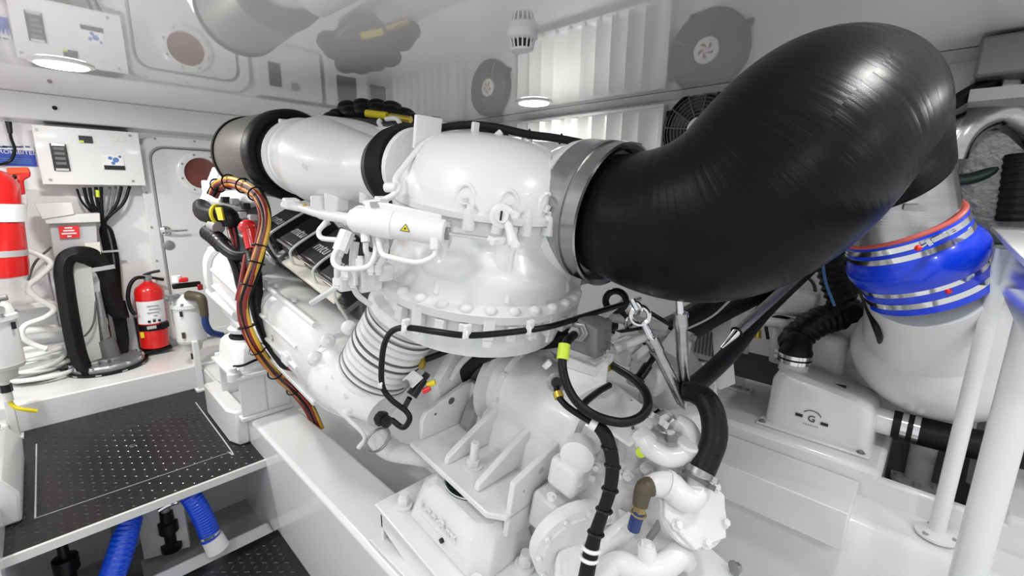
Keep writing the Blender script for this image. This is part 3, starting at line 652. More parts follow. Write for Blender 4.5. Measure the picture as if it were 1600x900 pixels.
# ================================================================== air filter
AF = thing('air_filter', 'large cylindrical air filter with grey perforated skin and black end ring', 'air filter', FN + V((0, .2, -.23)))
n_ = 64
B(MB().lathe(FN + V((0, .03, 0)), (0, 1, .04), [(0, .207), (.18, .212), (.36, .212), (.52, .207)], n_, cap=False), 'perforated_skin', 'filtermesh', AF, uv=(n_, 3))
B(MB().lathe(FN, (0, 1, .04), [(-.005, .13), (-.03, .14), (-.035, .16), (-.02, .172), (-.03, .186), (-.03, .207), (-.018, .216), (.05, .218), (.055, .209), (.05, .14)], 56), 'end_ring', 'rubber', AF)
B(MB().lathe(FN + V((0, .54, .0216)), (0, 1, .04), [(0, .215), (.03, .215), (.045, .2), (.05, .02)], 56), 'rear_cap', 'rubber', AF)
for i in range(7):
    a = 2.2 + i * .38; u_, v_, _ = frame((0, 1, .04))
    B(MB().sphere(FN + V((0, .058, 0)) + (u_ * math.cos(a) + v_ * math.sin(a)) * .211, .005, 8, 6), 'rivet', 'chrome', AF)
# ================================================================== exhaust elbow
EL = thing('exhaust_elbow', 'huge black rubber exhaust elbow sweeping up from the steel collar', 'exhaust hose', (1.45, .35, 1.1))
ES = p(952, 331, 1.45)
epts = [CO - EY * .05, p(1010, 348, 1.34), p(1085, 350, 1.25), p(1165, 318, 1.19), p(1228, 256, 1.15), p(1275, 204, 1.15), p(1310, 182, 1.21), p(1338, 192, 1.30), p(1360, 230, 1.38), p(1380, 276, 1.42)]
ers = [.184, .204, .236, .250, .248, .240, .226, .206, .188, .172]
mb = MB(); q_ = smooth(epts, 8); mb.tube(epts, ers, 72, 8, cap=False)
for it in range(28):                       # relax along the length so the tight inner bend stays smooth
    v0 = list(mb.v)
    for i in range(3, len(q_) - 1):
        for j in range(72): mb.v[i * 72 + j] = v0[i * 72 + j] * .5 + (v0[(i - 1) * 72 + j] + v0[(i + 1) * 72 + j]) * .25
B(mb, 'elbow_hose', 'elbow', EL, uv=(72, len(q_)), sharp=180)
B(MB().lathe(epts[-1], epts[-1] - epts[-2], [(-.006, .168), (.004, .170), (.006, .165), (.006, .140)], 64), 'end_lip', 'elbow', EL)
ss0, ss1 = p(1392, 278, 1.43), p(1408, 368, 1.45)
sd = (ss1 - ss0).normalized()
SI = thing('exhaust_silencer', 'white silencer tank joined to the black elbow by a blue silicone coupling', 'silencer', p(1450, 600, 1.62) - V((0, 0, .3)))
B(MB().lathe(ss0, sd, [(0, .150), (.10, .150), (.19, .147)], 56, cap=False), 'steel_pipe', 'steel', SI)
B(MB().box(p(1430, 325, 1.29), (.002, .05, .018), rotz(.2)), 'pipe_plate', 'galv', SI)
bc0, bc1 = p(1406, 350, 1.45), p(1446, 446, 1.48)
bdv = (bc1 - bc0); LB = bdv.length
B(MB().torus(bc0, bdv, .1551, .0075, 64, 8), 'red_lining', 'silicone_red', SI)
bs = B(MB().lathe(bc0, bdv, [(.004, .1523), (.004, .1598), (.06, .1617), (.075, .1673), (LB * .45, .1805), (LB * .55, .1824), (LB * .68, .1730), (LB * .74, .1636), (LB + .02, .1617), (LB + .02, .1523)], 64, cap=False), 'blue_coupling', 'bluesil', SI)
for s_ in (.022, .054, LB - .055, LB - .012):
    c = bc0 + bdv.normalized() * s_
    cb = B(MB().lathe(c - bdv.normalized() * .009, bdv, [(0, .1598), (0, .1640), (.018, .1640), (.018, .1598)], 64, cap=False), 'band_clamp', 'chrome', bs)
for (x, y, d) in ((1462, 374, 1.27), (1508, 442, 1.33)):
    c = p(x, y, d); tx = (p(x + 20, y - 10, d) - c).normalized(); nn = (CAM - c).normalized(); uu = tx.cross(nn)
    RR = Mx((tx, uu, nn)).transposed()
    B(MB().box(c + tx * .02, (.06, .016, .010), RR).cyl(c - tx * .05, c + tx * .06, .0045, n=8).box(c - tx * .02, (.014, .024, .014), RR).box(c + tx * .045, (.012, .022, .014), RR), 'clamp_screw', 'chrome', bs)
    B(MB().sphere(c - tx * .055, .009, 10, 6), 'clamp_tip', 'red', bs)
tk0 = bc1 + bdv.normalized() * .0
TKC = p(1470, 552, 1.74)
B(MB().lathe(tk0, TKC - tk0, [(-.01, .162), (.05, .165), (.12, .18), ((TKC - tk0).length, .25)], 48), 'tank_neck', 'gel', SI)
B(MB().sphere(TKC, (.30, .28, .245), 48, 28), 'tank_body', 'gel', SI)
# support clip under the elbow
B(MB().tube([p(1352, 357, 1.30), p(1345, 352, 1.30), p(1340, 362, 1.30), p(1330, 376, 1.31), p(1322, 384, 1.33)], .005, 8), 'wire_clip', 'chrome', SI)
# ================================================================== near mount bracket
o_ = pX(735, 590, 1.08)                                       # back plate top, far end
MT = thing('engine_bracket', 'white ribbed tray bracket bolted over the near resilient mount', 'bracket', p(740, 720, 1.55) - V((0, 0, .1)))
A_, B_ = pX(738, 592, 1.07), pX(884, 692, 1.07)               # back plate top edge
C_, D_ = pX(640, 690, .80), pX(778, 818, .80)                 # front edge of the base plate
dn = (D_ - C_).normalized(); upv = EZ
Lb = (D_ - C_).length
base_back = C_ + EX * .27
nB = dn.cross(EX).normalized(); nB = nB if nB.z > 0 else -nB
def q3(x, y, z): return C_ + EX * x + dn * y + nB * z          # x across, y along towards the gearbox, z up
Wd = .27; Hh = .168
B(MB().prism([q3(0, 0, 0), q3(Wd, 0, 0), q3(Wd, Lb, 0), q3(.04, Lb, 0), q3(0, Lb - .05, 0)], nB * -.022), 'base_plate', 'white', MT, bevel=.005)
B(MB().prism([q3(Wd - .02, -.005, -.02), q3(Wd, -.005, -.02), q3(Wd, -.005, Hh), q3(Wd - .02, -.005, Hh)], dn * (Lb + .01)), 'back_plate', 'white', MT, bevel=.005)
def holes(name_pts): pass
lp = B(MB().prism([q3(.035, 0, 0), q3(Wd, 0, 0), q3(Wd, 0, Hh), q3(Wd - .05, 0, Hh), q3(.05, 0, .11), q3(.035, 0, .08)], dn * .02), 'side_plate', 'white', MT, bevel=.004)
rp = B(MB().prism([q3(.05, Lb, -.09), q3(Wd, Lb, -.15), q3(Wd, Lb, Hh), q3(Wd - .03, Lb, Hh), q3(.05, Lb, .11)], dn * -.02), 'side_plate', 'white', MT, bevel=.004)
for fy in (.34, .68):
    B(MB().prism([q3(.03, Lb * fy, 0), q3(Wd - .01, Lb * fy, 0), q3(Wd - .01, Lb * fy, Hh - .03), q3(Wd - .04, Lb * fy, Hh - .03), q3(.035, Lb * fy, .03)], dn * .022), 'rib', 'white', MT, bevel=.005)
for (x, z, r, pp, s_) in ((.16, .12, .014, lp, .021), (.09, .09, .005, lp, .021), (.17, .10, .012, rp, .001), (.10, .06, .005, rp, .001)):
    yy = s_ if pp is lp else Lb + .001
    B(MB().cyl(q3(x, yy - .0015, z), q3(x, yy, z), r, n=20), 'hole', 'dull' if pp is lp else 'lightgrey', pp)
bp = q3(.10, Lb * .50, 0)
B(MB().cyl(bp, bp + nB * .006, .034, n=28), 'washer', 'white', MT); B(MB().cyl(bp + nB * .006, bp + nB * .028, .024, n=6), 'nut', 'white', MT, bevel=.002); B(MB().cyl(bp + nB * .02, bp + nB * .095, .0145, n=20), 'stud', 'white', MT, bevel=.002)
# ---- resilient mount below
MN = thing('resilient_mount', 'white cast resilient mount with raised lettering under the ribbed bracket', 'engine mount', pX(700, 830, .78) - V((0, 0, .1)))
def m3(x, y, z): return q3(x, y, z)
mz1 = -.055; mz0 = -.20
cx0, cx1, cy0, cy1 = -.045, .20, .10, .45
mb = MB()
def oct(x0, x1, y0, y1, z, c): return [m3(x0 + c, y0, z), m3(x1 - c, y0, z), m3(x1, y0 + c, z), m3(x1, y1 - c, z), m3(x1 - c, y1, z), m3(x0 + c, y1, z), m3(x0, y1 - c, z), m3(x0, y0 + c, z)]
mb.loft([oct(cx0 - .02, cx1 + .02, cy0 - .02, cy1 + .02, mz0, .04), oct(cx0 - .015, cx1 + .015, cy0 - .015, cy1 + .015, mz0 + .02, .04), oct(cx0, cx1, cy0, cy1, mz1 - .035, .05), oct(cx0 + .03, cx1 - .03, cy0 + .03, cy1 - .03, mz1, .05)])
body = B(mb, 'casting', 'cast', MN, bevel=.006)
B(MB().lathe(m3(.085, .235, mz1), nB, [(-.02, .085), (.004, .085), (.004, .062), (.014, .06), (.02, .07), (.034, .07)], 40), 'rubber_ring', 'greenhose', MN)
B(MB().torus(m3(.085, .235, mz1 + .006), nB, .083, .004, 40, 6), 'steel_ring', 'chrome', MN)
text('Loo-Rex', .052, m3(cx0 - .012, (cy0 + cy1) / 2 - .02, mz1 - .062), dn, nB - EX * .12, 'cast', body, ext=.004)
B(MB().box(m3(cx0 - .010, (cy0 + cy1) / 2, mz1 - .105), (.006, .22, .006), Mx((EX, dn, nB)).transposed()), 'raised_bar', 'cast', body)
B(MB().cyl(m3(cx0 - .022, .29, mz0 + .035), m3(cx0 - .008, .29, mz0 + .035), .008, n=12), 'drain_hole', 'print', body)
for (x, y, r) in ((-.06, .07, .016), (.10, .505, .018), (-.075, .47, .018), (.24, .09, .016)):
    c = m3(x, y, mz0)
    B(MB().cyl(c, c + nB * .014, .032, n=20), 'washer', 'white', MN); B(MB().cyl(c + nB * .014, c + nB * .04, r * 1.25, n=6), 'bolt_head', 'white', MN, bevel=.002); B(MB().cyl(c + nB * .04, c + nB * .058, r, n=16), 'bolt_end', 'white', MN)
# ---- base bracket on the bed
BB = thing('mount_base', 'white welded box bracket on the engine bed under the lettered mount', 'bracket', V((.76, 1.05, .156)))
def slab(x0, x1, y0, y1, z): return [m3(x0, y0, z), m3(x1, y0, z), m3(x1, y1, z), m3(x0, y1, z)]
B(MB().prism([m3(-.13, .0, mz0 - .018), m3(.26, 0, mz0 - .018), m3(.26, .53, mz0 - .018), m3(.2, .60, mz0 - .018), m3(-.13, .60, mz0 - .018)], nB * .018), 'top_plate', 'white', BB, bevel=.004)
for y in (.015, .575):
    a_, b_ = m3(-.11, y, mz0 - .018), m3(.12, y, mz0 - .018)
    B(MB().prism([a_, b_, V((b_.x, b_.y, .158)), V((a_.x, a_.y, .158))], V((0, .014, 0))), 'web', 'white', BB, bevel=.003)
a_, b_ = m3(.12, .0, mz0 - .018), m3(.12, .58, mz0 - .018)
B(MB().prism([a_, b_, V((b_.x, b_.y, .158)), V((a_.x, a_.y, .158))], V((.014, 0, 0))), 'web', 'white', BB)
B(MB().bx(.655, .87, m3(0, .62, 0).y, m3(0, -.06, 0).y, .157, .175), 'foot_plate', 'white', BB, bevel=.003)
B(MB().prism([m3(-.11, .0, mz0 - .018), m3(-.11, .0, mz0 - .10), m3(-.11, .35, mz0 - .16), m3(-.11, .6, mz0 - .05), m3(-.11, .6, mz0 - .018)], V((.012, 0, 0))), 'gusset', 'white', BB, bevel=.003)

# ================================================================== far mount of the same engine
FM = thing('resilient_mount', 'white boxy resilient mount at the far end of the engine bed', 'engine mount', V((.72, 2.8, .156)))
fx, fy = .735, 2.80
B(MB().bx(.60, .87, 2.58, 3.02, .157, .18), 'foot_plate', 'white', FM, bevel=.004)
B(MB().bx(.61, .86, 2.60, 2.615, .18, .40).bx(.61, .86, 2.985, 3.0, .18, .40).bx(.73, .745, 2.6, 3.0, .18, .40), 'web', 'white', FM, bevel=.003)
def ring8(x0, x1, y0, y1, z, c): return [V((x0 + c, y0, z)), V((x1 - c, y0, z)), V((x1, y0 + c, z)), V((x1, y1 - c, z)), V((x1 - c, y1, z)), V((x0 + c, y1, z)), V((x0, y1 - c, z)), V((x0, y0 + c, z))]
B(MB().bx(.585, .865, 2.57, 3.03, .40, .418), 'top_plate', 'white', FM, bevel=.004)
B(MB().loft([ring8(.60, .85, 2.60, 3.0, .418, .03), ring8(.61, .84, 2.61, 2.99, .435, .03), ring8(.62, .83, 2.63, 2.97, .54, .04), ring8(.64, .81, 2.66, 2.94, .57, .04)]), 'casting', 'cast', FM, bevel=.005)
B(MB().lathe((fx - .01, 2.80, .57), (0, 0, 1), [(0, .085), (.012, .088), (.02, .075), (.035, .08)], 32), 'rubber_ring', 'rubber', FM)
B(MB().lathe((fx - .01, 2.80, .605), (0, 0, 1), [(0, .085), (.02, .09), (.035, .075), (.04, .03)], 32), 'cup', 'white', FM)
B(MB().prism([(.66, 2.72, .63), (.82, 2.72, .63), (.86, 2.72, .80), (.74, 2.72, .80)], (0, .16, 0)), 'arm', 'white', FM, bevel=.012)
for y in (2.62, 2.98): B(MB().bolt((.61, y, .418), (0, 0, 1), .016, .03), 'bolt', 'white', FM)
B(MB().tube([V((.60, 2.62, .47)), V((.64, 2.59, .475)), V((.72, 2.59, .49)), V((.80, 2.58, .48))], .007, 8), 'ground_strap', 'black', FM)
B(MB().lathe((.59, 2.60, .40), (0, 0, 1), [(0, .03), (.04, .03), (.05, .02), (.07, .018)], 14), 'jack_nut', 'cast', FM)
# neighbouring engine's mount at the picture edge
NM = thing('resilient_mount', 'white mount bracket of the neighbouring engine at the left picture edge', 'engine mount', V((-.36, 2.85, .10)))
B(MB().prism([(-.62, 2.64, .0), (-.235, 2.64, .0), (-.225, 2.64, .13), (-.27, 2.64, .22), (-.62, 2.64, .26)], (0, .62, 0)), 'bracket', 'white', NM, bevel=.012)
B(MB().prism([(-.62, 2.76, .24), (-.30, 2.76, .21), (-.33, 2.76, .42), (-.62, 2.76, .5)], (0, .40, 0)), 'casting', 'cast', NM, bevel=.015)
B(MB().bolt((-.30, 2.70, .225), (.3, 0, 1), .018, .03), 'bolt', 'white', NM)
B(MB().bolt((-.30, 3.2, .225), (.3, 0, 1), .018, .03), 'bolt', 'white', NM)

# ================================================================== gearbox
GB = thing('marine_gearbox', 'white cast gearbox with flanges and piping behind the ribbed bracket', 'gearbox', V((1.25, .65, -.38)))
def g(mb, name, m='cast', parent=None, **k): return B(mb, name, m, parent or GB, **k)
g0, g1 = p(815, 600, 1.74), p(968, 692, 1.45)
gd = (g1 - g0).normalized()
gh = g(MB().lathe(g0, gd, [(-.02, .13), (-.02, .165), (.02, .168), (.03, .15), (.05, .145), (.30, .145), (.33, .155), (.36, .155), (.37, .13), (.44, .12)], 48), 'clutch_housing', 'white')
g(MB().lathe(g0 - gd * .05, gd, [(0, .20), (.025, .20), (.03, .17)], 40), 'housing_flange', 'offwhite', gh)
for i in range(10):
    a = 2 * PI * i / 10; u_, v_, _ = frame(gd); g(MB().bolt(g0 + gd * .02 + (u_ * math.cos(a) + v_ * math.sin(a)) * .158, gd, .009, .012), 'bolt', 'cast', gh)
# main case below
gc = V((1.22, .70, .30))
case = g(MB().prism([e(gc, x, -.10, z) for x, z in ((-.20, -.45), (.26, -.45), (.36, -.18), (.34, .12), (.2, .34), (-.05, .36), (-.19, .22), (-.24, -.1))], EY * .62), 'main_case', 'cast', bevel=.03)
g(MB().prism([e(gc, x, -.14, z) for x, z in ((-.10, -.42), (.22, -.42), (.30, -.16), (.28, .05), (.1, .14), (-.08, .08), (-.14, -.1))], EY * .1), 'front_case', 'cast', bevel=.02)
# round cover low left
rc = p(915, 860, 1.30); rd = (rc - p(860, 800, 1.45)).normalized()
g(MB().lathe(rc - EX * .0 + EY * .04, -EY * .9 - EX * .45, [(-.02, .135), (.02, .135), (.025, .115), (.03, .112), (.035, .05)], 44), 'round_cover', 'cast')
for i in range(11):
    a = 2 * PI * i / 11; ax_ = (-EY * .9 - EX * .45).normalized(); u_, v_, _ = frame(ax_)
    g(MB().bolt(rc + EY * .04 + ax_ * .02 + (u_ * math.cos(a) + v_ * math.sin(a)) * .123, ax_, .008, .012), 'bolt', 'white')
g(MB().box(p(868, 800, 1.40), (.10, .13, .13), ER), 'side_cover', 'cast', bevel=.012)
g(MB().box(p(895, 735, 1.36), (.12, .10, .10), ER), 'oil_filter_block', 'cast', bevel=.015)
for (x, y) in ((862, 775), (905, 790), (860, 842), (893, 862)): g(MB().bolt(p(x, y, 1.30), -EX - EY * .5, .010, .014), 'bolt', 'white')
g(MB().cyl(p(880, 745, 1.36), p(905, 752, 1.30), .018, .016, 14), 'plug', 'white'); g(MB().cyl(p(925, 748, 1.30), p(935, 752, 1.27), .014, n=6), 'plug_nut', 'lightgrey')
g(MB().lathe(p(908, 700, 1.34), -EX - EY * .4, [(0, .05), (.05, .05), (.055, .042)], 28), 'filter_cap', 'white')
g(MB().torus(p(915, 690, 1.30), -EX - EY * .4, .05, .004, 30, 6, 1, 4.4), 'cap_wire', 'grey')
for (x, y, s_) in ((985, 700, .10), (960, 740, .08), (1010, 725, .09), (950, 690, .07)):
    g(MB().box(p(x, y, 1.40), (s_, s_, s_), ER), 'valve_block', 'cast', bevel=.012)
for (x, y, d) in ((972, 743, 1.30), (985, 745, 1.28), (935, 730, 1.3), (1005, 705, 1.32), (1012, 733, 1.30), (1047, 735, 1.30), (1052, 700, 1.34)):
    g(MB().cyl(p(x, y, d + .03), p(x - 4, y - 2, d), .018, .015, 12), 'boss', 'white'); g(MB().bolt(p(x - 4, y - 2, d), -EX - EY * .6, .010, .013), 'bolt', 'cast')
# flat plate carrying the junction box, with upright
pt = g(MB().prism([p(905, 640, 1.36), p(960, 598, 1.48), p(1033, 655, 1.36), p(985, 695, 1.24)], EZ * -.010), 'mount_plate', 'white', bevel=.002)
for (x, y, d) in ((985, 630, 1.42), (1010, 655, 1.36), (1015, 650, 1.37), (1024, 655, 1.36), (988, 672, 1.30)): g(MB().cyl(p(x, y, d) + EZ * .004, p(x, y, d) + EZ * .012, .004, n=8), 'plate_hole', 'dull', pt)
g(MB().prism([p(878, 570, 1.42), p(952, 565, 1.42), p(946, 615, 1.40), p(902, 628, 1.38), p(880, 598, 1.40)], EX * .04 + EY * .03), 'upright', 'white', bevel=.004)
g(MB().prism([p(880, 556, 1.41), p(930, 574, 1.40), p(958, 552, 1.44), p(958, 566, 1.44), p(930, 590, 1.40), p(880, 572, 1.41)], EX * .02 + EY * .015), 'upright_lip', 'white', bevel=.003)
g(MB().cyl(p(858, 572, 1.42), p(852, 566, 1.42), .016, n=6), 'bolt', 'white')
# pump with pipes
g(MB().tube([p(1008, 688, 1.26), p(1018, 702, 1.24), p(1045, 715, 1.23), p(1072, 708, 1.24), p(1082, 690, 1.27), p(1074, 670, 1.30), p(1060, 662, 1.32)], .027, 18), 'cross_pipe', 'white')
g(MB().lathe(p(1007, 690, 1.27), p(1020, 704, 1.24) - p(1007, 690, 1.27), [(-.02, .02), (-.02, .035), (.01, .035), (.012, .03)], 20), 'pipe_collar', 'cast')
g(MB().lathe(p(1076, 700, 1.24), EZ, [(-.012, .032), (.012, .034), (.018, .030)], 20), 'pipe_collar', 'cast')
g(MB().cyl(p(1023, 648, 1.36), p(1052, 668, 1.30), .026, n=8).cyl(p(1035, 656, 1.33), p(1042, 661, 1.31), .034, n=8), 'steel_union', 'chrome')
g(MB().cyl(p(1015, 640, 1.38), p(1025, 648, 1.35), .022, n=16), 'union_neck', 'galv')
g(MB().lathe(p(1005, 692, 1.24) - EZ * .03, -EX - EY * .5 + EZ * .5, [(0, .014), (.01, .014)], 20), 'green_gasket', 'hivis')
pf0, pf1 = p(1030, 800, 1.36), p(1088, 790, 1.22)
pd = (pf1 - pf0).normalized()
pump = g(MB().lathe(pf0, pd, [(0, .085), (.14, .092), (.145, .105), (.16, .105)], 40), 'raw_water_pump', 'white')
fcn = pf0 + pd * .16
g(MB().lathe(fcn, pd, [(0, .108), (.012, .108), (.014, .10)], 6), 'end_plate', 'white', pump, bevel=.003)
for i in range(6):
    a = 2 * PI * i / 6 + .3; u_, v_, _ = frame(pd); g(MB().bolt(fcn + pd * .012 + (u_ * math.cos(a) + v_ * math.sin(a)) * .088, pd, .010, .016), 'bolt', 'cast', pump)
g(MB().tube([p(1012, 762, 1.22), p(1028, 757, 1.21), p(1048, 758, 1.20), p(1062, 772, 1.19), p(1078, 778, 1.19), p(1090, 765, 1.20), p(1092, 748, 1.21)], [.026, .032, .034, .036, .036, .032, .028], 20), 'pump_pipe', 'white')
g(MB().lathe(p(1044, 757, 1.20), p(1054, 762, 1.2) - p(1040, 756, 1.2), [(-.006, .038), (.006, .038)], 20), 'pipe_collar', 'cast')
g(MB().prism([p(1058, 735, 1.26), p(1095, 755, 1.22), p(1095, 775, 1.22), p(1058, 760, 1.26)], EY * .05), 'pump_block', 'white', bevel=.006)
br = g(MB().tube([p(1018, 760, 1.21), p(1008, 762, 1.195), p(1003, 774, 1.19), p(1000, 790, 1.19)], [.026, .024, .022, .020], 14), 'brass_elbow', 'olive')
g(MB().cyl(p(1000, 786, 1.19), p(998, 800, 1.19), .018, n=6).torus(p(998, 802, 1.19), EZ, .017, .004, 18, 6), 'brass_nut', 'brass', br)
g(MB().tube([p(998, 800, 1.19), p(994, 812, 1.19), p(990, 826, 1.2)], .017, 12), 'blue_hose_end', 'navy', br)
g(MB().tube([p(1037, 780, 1.24), p(1036, 800, 1.23), p(1028, 822, 1.24), p(1014, 842, 1.25)], .010, 10), 'grey_tube', 'grey')
g(MB().tube([p(992, 812, 1.27), p(970, 832, 1.26), p(948, 852, 1.26), p(930, 875, 1.27), p(925, 900, 1.28)], [.026, .03, .03, .034, .034], 18), 'suction_pipe', 'white')
g(MB().tube([p(935, 900, 1.2), p(965, 880, 1.2), p(1000, 890, 1.18), p(1035, 885, 1.18), p(1060, 868, 1.20), p(1072, 875, 1.22)], [.03, .03, .034, .034, .034, .03], 18), 'return_pipe', 'white')
g(MB().cyl(p(1012, 875, 1.18), p(1010, 852, 1.18), .026, .022, 18).cyl(p(1010, 853, 1.18), p(1010, 846, 1.18), .015, n=6), 'pipe_tee', 'white')
g(MB().prism([p(1068, 870, 1.30), p(1092, 838, 1.38), p(1150, 890, 1.34), p(1140, 930, 1.25), p(1080, 930, 1.22)], EZ * -.06), 'foot', 'white', bevel=.006)
g(MB().bolt(p(1146, 888, 1.30), EX - EY * .6, .014, .02), 'bolt', 'galv')
g(MB().cyl(p(975, 800, 1.35), p(965, 830, 1.33), .05, .045, 18), 'case_lobe', 'cast'); g(MB().cyl(p(948, 778, 1.36), p(958, 820, 1.32), .035, .035, 18), 'case_lobe', 'cast')
g(MB().prism([p(870, 862, 1.25), p(900, 840, 1.30), p(935, 868, 1.26), p(945, 905, 1.24), p(870, 905, 1.22)], EZ * -.05), 'case_ledge', 'cast', bevel=.01)
# far side valve gear under the elbow
for (x, y, d, sx) in ((975, 548, 1.62, .08), (1000, 560, 1.60, .07), (960, 535, 1.66, .06), (1015, 585, 1.58, .10), (1040, 610, 1.62, .12), (985, 535, 1.7, .08)):
    g(MB().box(p(x, y, d), (sx, sx * 1.2, sx), ER), 'control_block', 'cast', bevel=.012)
for a_, b_, r_ in (((958, 545, 1.56), (985, 532, 1.58), .022), ((975, 540, 1.54), (1005, 528, 1.58), .016), ((992, 560, 1.54), (1010, 545, 1.56), .016), ((960, 525, 1.6), (990, 515, 1.66), .018)):
    g(MB().cyl(p(*a_), p(*b_), r_, n=14), 'control_valve', 'white'); g(MB().cyl(p(*b_), p(b_[0] + 4, b_[1] - 2, b_[2]), r_ * .8, n=6), 'valve_nut', 'cast')
g(MB().prism([p(1020, 560, 1.7), p(1065, 520, 1.75), p(1120, 600, 1.7), p(1100, 680, 1.6), p(1040, 650, 1.6)], EY * .04), 'rear_cover', 'lightgrey', bevel=.01)
g(MB().prism([p(1060, 655, 1.45), p(1120, 640, 1.5), p(1130, 690, 1.48), p(1100, 740, 1.42), p(1070, 720, 1.40)], EY * .06), 'cooler_end', 'white', bevel=.012)
for (x, y) in ((1125, 650), (1128, 690)): g(MB().bolt(p(x, y, 1.44), -EY, .012, .016), 'bolt', 'cast')
# ================================================================== wall items on the left
YC = 4.14
def yz(x, y, Y=YC): return pY(x, y, Y)
tl, tr, br_, bl = yz(50, 195), yz(207, 206), yz(215, 290), yz(70, 288)
x0, x1, z0, z1 = tl.x - .005, tr.x + .03, (br_.z + bl.z) / 2, (tl.z + tr.z) / 2
CB = thing('control_box', 'white wall control box with black keypad and map sticker left of the door', 'control box', V(((x0 + x1) / 2, YW, z0)))
B(MB().bx(x0 + .01, x1 - .01, YC + .012, YW, z0 + .005, z1 - .02), 'body', 'white', CB, bevel=.006)
lid = B(MB().bx(x0, x1, YC, YC + .012, z0, z1), 'front_panel', 'white', CB, bevel=.004)
def face(parent, x, y, wd, ht, m, name, dy=0.): 
    c = yz(x, y, YC); return B(MB().bx(c.x - wd / 2, c.x + wd / 2, YC - .004 - dy, YC + .001, c.z - ht / 2, c.z + ht / 2), name, m, parent, bevel=.0015)
kp = face(lid, 94, 246, .075, .165, 'slate', 'keypad', .006)
B(MB().bx(yz(94, 246).x - .03, yz(94, 246).x + .03, YC - .016, YC - .008, yz(94, 246).z - .082, yz(94, 246).z - .068), 'keypad_edge', 'chrome', kp); B(MB().bx(yz(94, 246).x - .03, yz(94, 246).x + .03, YC - .016, YC - .008, yz(94, 246).z + .070, yz(94, 246).z + .082), 'keypad_edge', 'chrome', kp)
for i in range(4):
    c = yz(94, 246); B(MB().bx(c.x - .024, c.x + .024, YC - .014, YC - .009, c.z - .045 + i * .03, c.z - .028 + i * .03), 'key', 'dull', kp)
lc = face(lid, 134, 218, .066, .044, 'print', 'display', .004)
B(MB().bx(yz(127, 221).x - .01, yz(127, 221).x + .012, YC - .0095, YC - .0075, yz(127, 221).z - .008, yz(127, 221).z + .006), 'display_digits', 'hivis', lc)
stk = face(lid, 177, 253, .11, .09, 'printwhite', 'sticker')
c = yz(179, 262); B(MB().bx(c.x - .053, c.x + .055, YC - .0055, YC - .0035, c.z - .014, c.z + .014), 'sticker_band', 'slate', stk)
for (x, y, s_) in ((172, 247, .012), (181, 250, .018), (177, 255, .012), (187, 245, .009)):
    c = yz(x, y); B(MB().lathe((c.x, YC - .0035, c.z), (0, -1, 0), [(0, s_), (.002, s_ * .9)], 7), 'sticker_map', 'printblue', stk)
face(lid, 178, 218, .036, .016, 'whiteplastic', 'switch', .004); face(lid, 191, 219, .036, .016, 'whiteplastic', 'switch', .004)
for (x, y) in ((57, 203), (203, 212), (79, 281), (208, 283)):
    c = yz(x, y); B(MB().cyl((c.x, YC, c.z), (c.x, YC - .005, c.z), .008, n=10), 'screw', 'galv', lid)
B(MB().bx(x0 + .06, x1 - .05, YC + .03, YW, z1 - .015, z1 + .012), 'top_rail', 'slate', CB)
# cables out of the box, one by one, meeting in a bundle
CBL = thing('cable_bundle', 'fan of black cables dropping from the control box into one bundle', 'cables', yz(165, 400, 4.2))
xs = [(120, 295), (131, 293), (140, 293), (150, 292), (158, 292), (172, 292), (181, 291), (190, 291), (203, 291)]
for i, (x, y) in enumerate(xs):
    r_ = .010 if i not in (0, 5, 6) else .007
    B(MB().tube([yz(x, y, 4.20), yz(x + (160 - x) * .25, 318, 4.20), yz(158 + i * .8, 346, 4.2), yz(157 + i * 2.2, 362, 4.2), yz(164 + i * 2.4, 400, 4.21), yz(166 + i * 2.6, 440, 4.22), yz(176 + i * 1.8, 495, 4.2)], r_, 8), 'cable', 'midgrey' if i in (5, 6) else 'black', CBL)
B(MB().cyl(yz(152, 297, 4.19), yz(153, 308, 4.19), .011, n=10), 'yellow_sleeve', 'hivis', CBL)
B(MB().bx(*sum([[yz(157, 390, 4.2).x, yz(192, 390, 4.2).x], [4.185, 4.195], [yz(170, 394, 4.2).z, yz(170, 391, 4.2).z]], [])), 'cable_tie', 'lightgrey', CBL)
# two further cabinets on the bulkhead (seen in the ceiling)
def cabinet(xa, xb, za, zb, lab, disp):
    t = thing('control_cabinet', lab, 'cabinet', V(((xa + xb) / 2, YW, za)))
    B(MB().bx(xa, xb, 4.16, YW, za, zb), 'body', 'white', t, bevel=.006)
    for (u0, u1, v0, v1, m) in disp: B(MB().bx(xa + u0, xa + u1, 4.152, 4.161, za + v0, za + v1), 'panel', m, t, bevel=.002)
cabinet(1.37, 1.88, 1.36, 1.76, 'white cabinet right of the door with a black keypad, mirrored in the ceiling', [(.08, .17, .14, .32, 'slate'), (.25, .31, .27, .33, 'grey')])
cabinet(1.92, 2.32, 1.30, 1.76, 'white cabinet with a dark alarm panel, mirrored in the ceiling', [(.10, .28, .20, .42, 'slate'), (.15, .22, .36, .40, 'lightgrey')])
SG = thing('wall_sign', 'dark framed notice in the bulkhead corner, mirrored in the ceiling', 'sign', V((2.5, YW, 1.5)))
B(MB().bx(2.40, 2.60, YW - .012, YW, 1.48, 1.68), 'frame', 'whiteplastic', SG); B(MB().bx(2.415, 2.585, YW - .015, YW - .011, 1.495, 1.665), 'print', 'slate', SG)
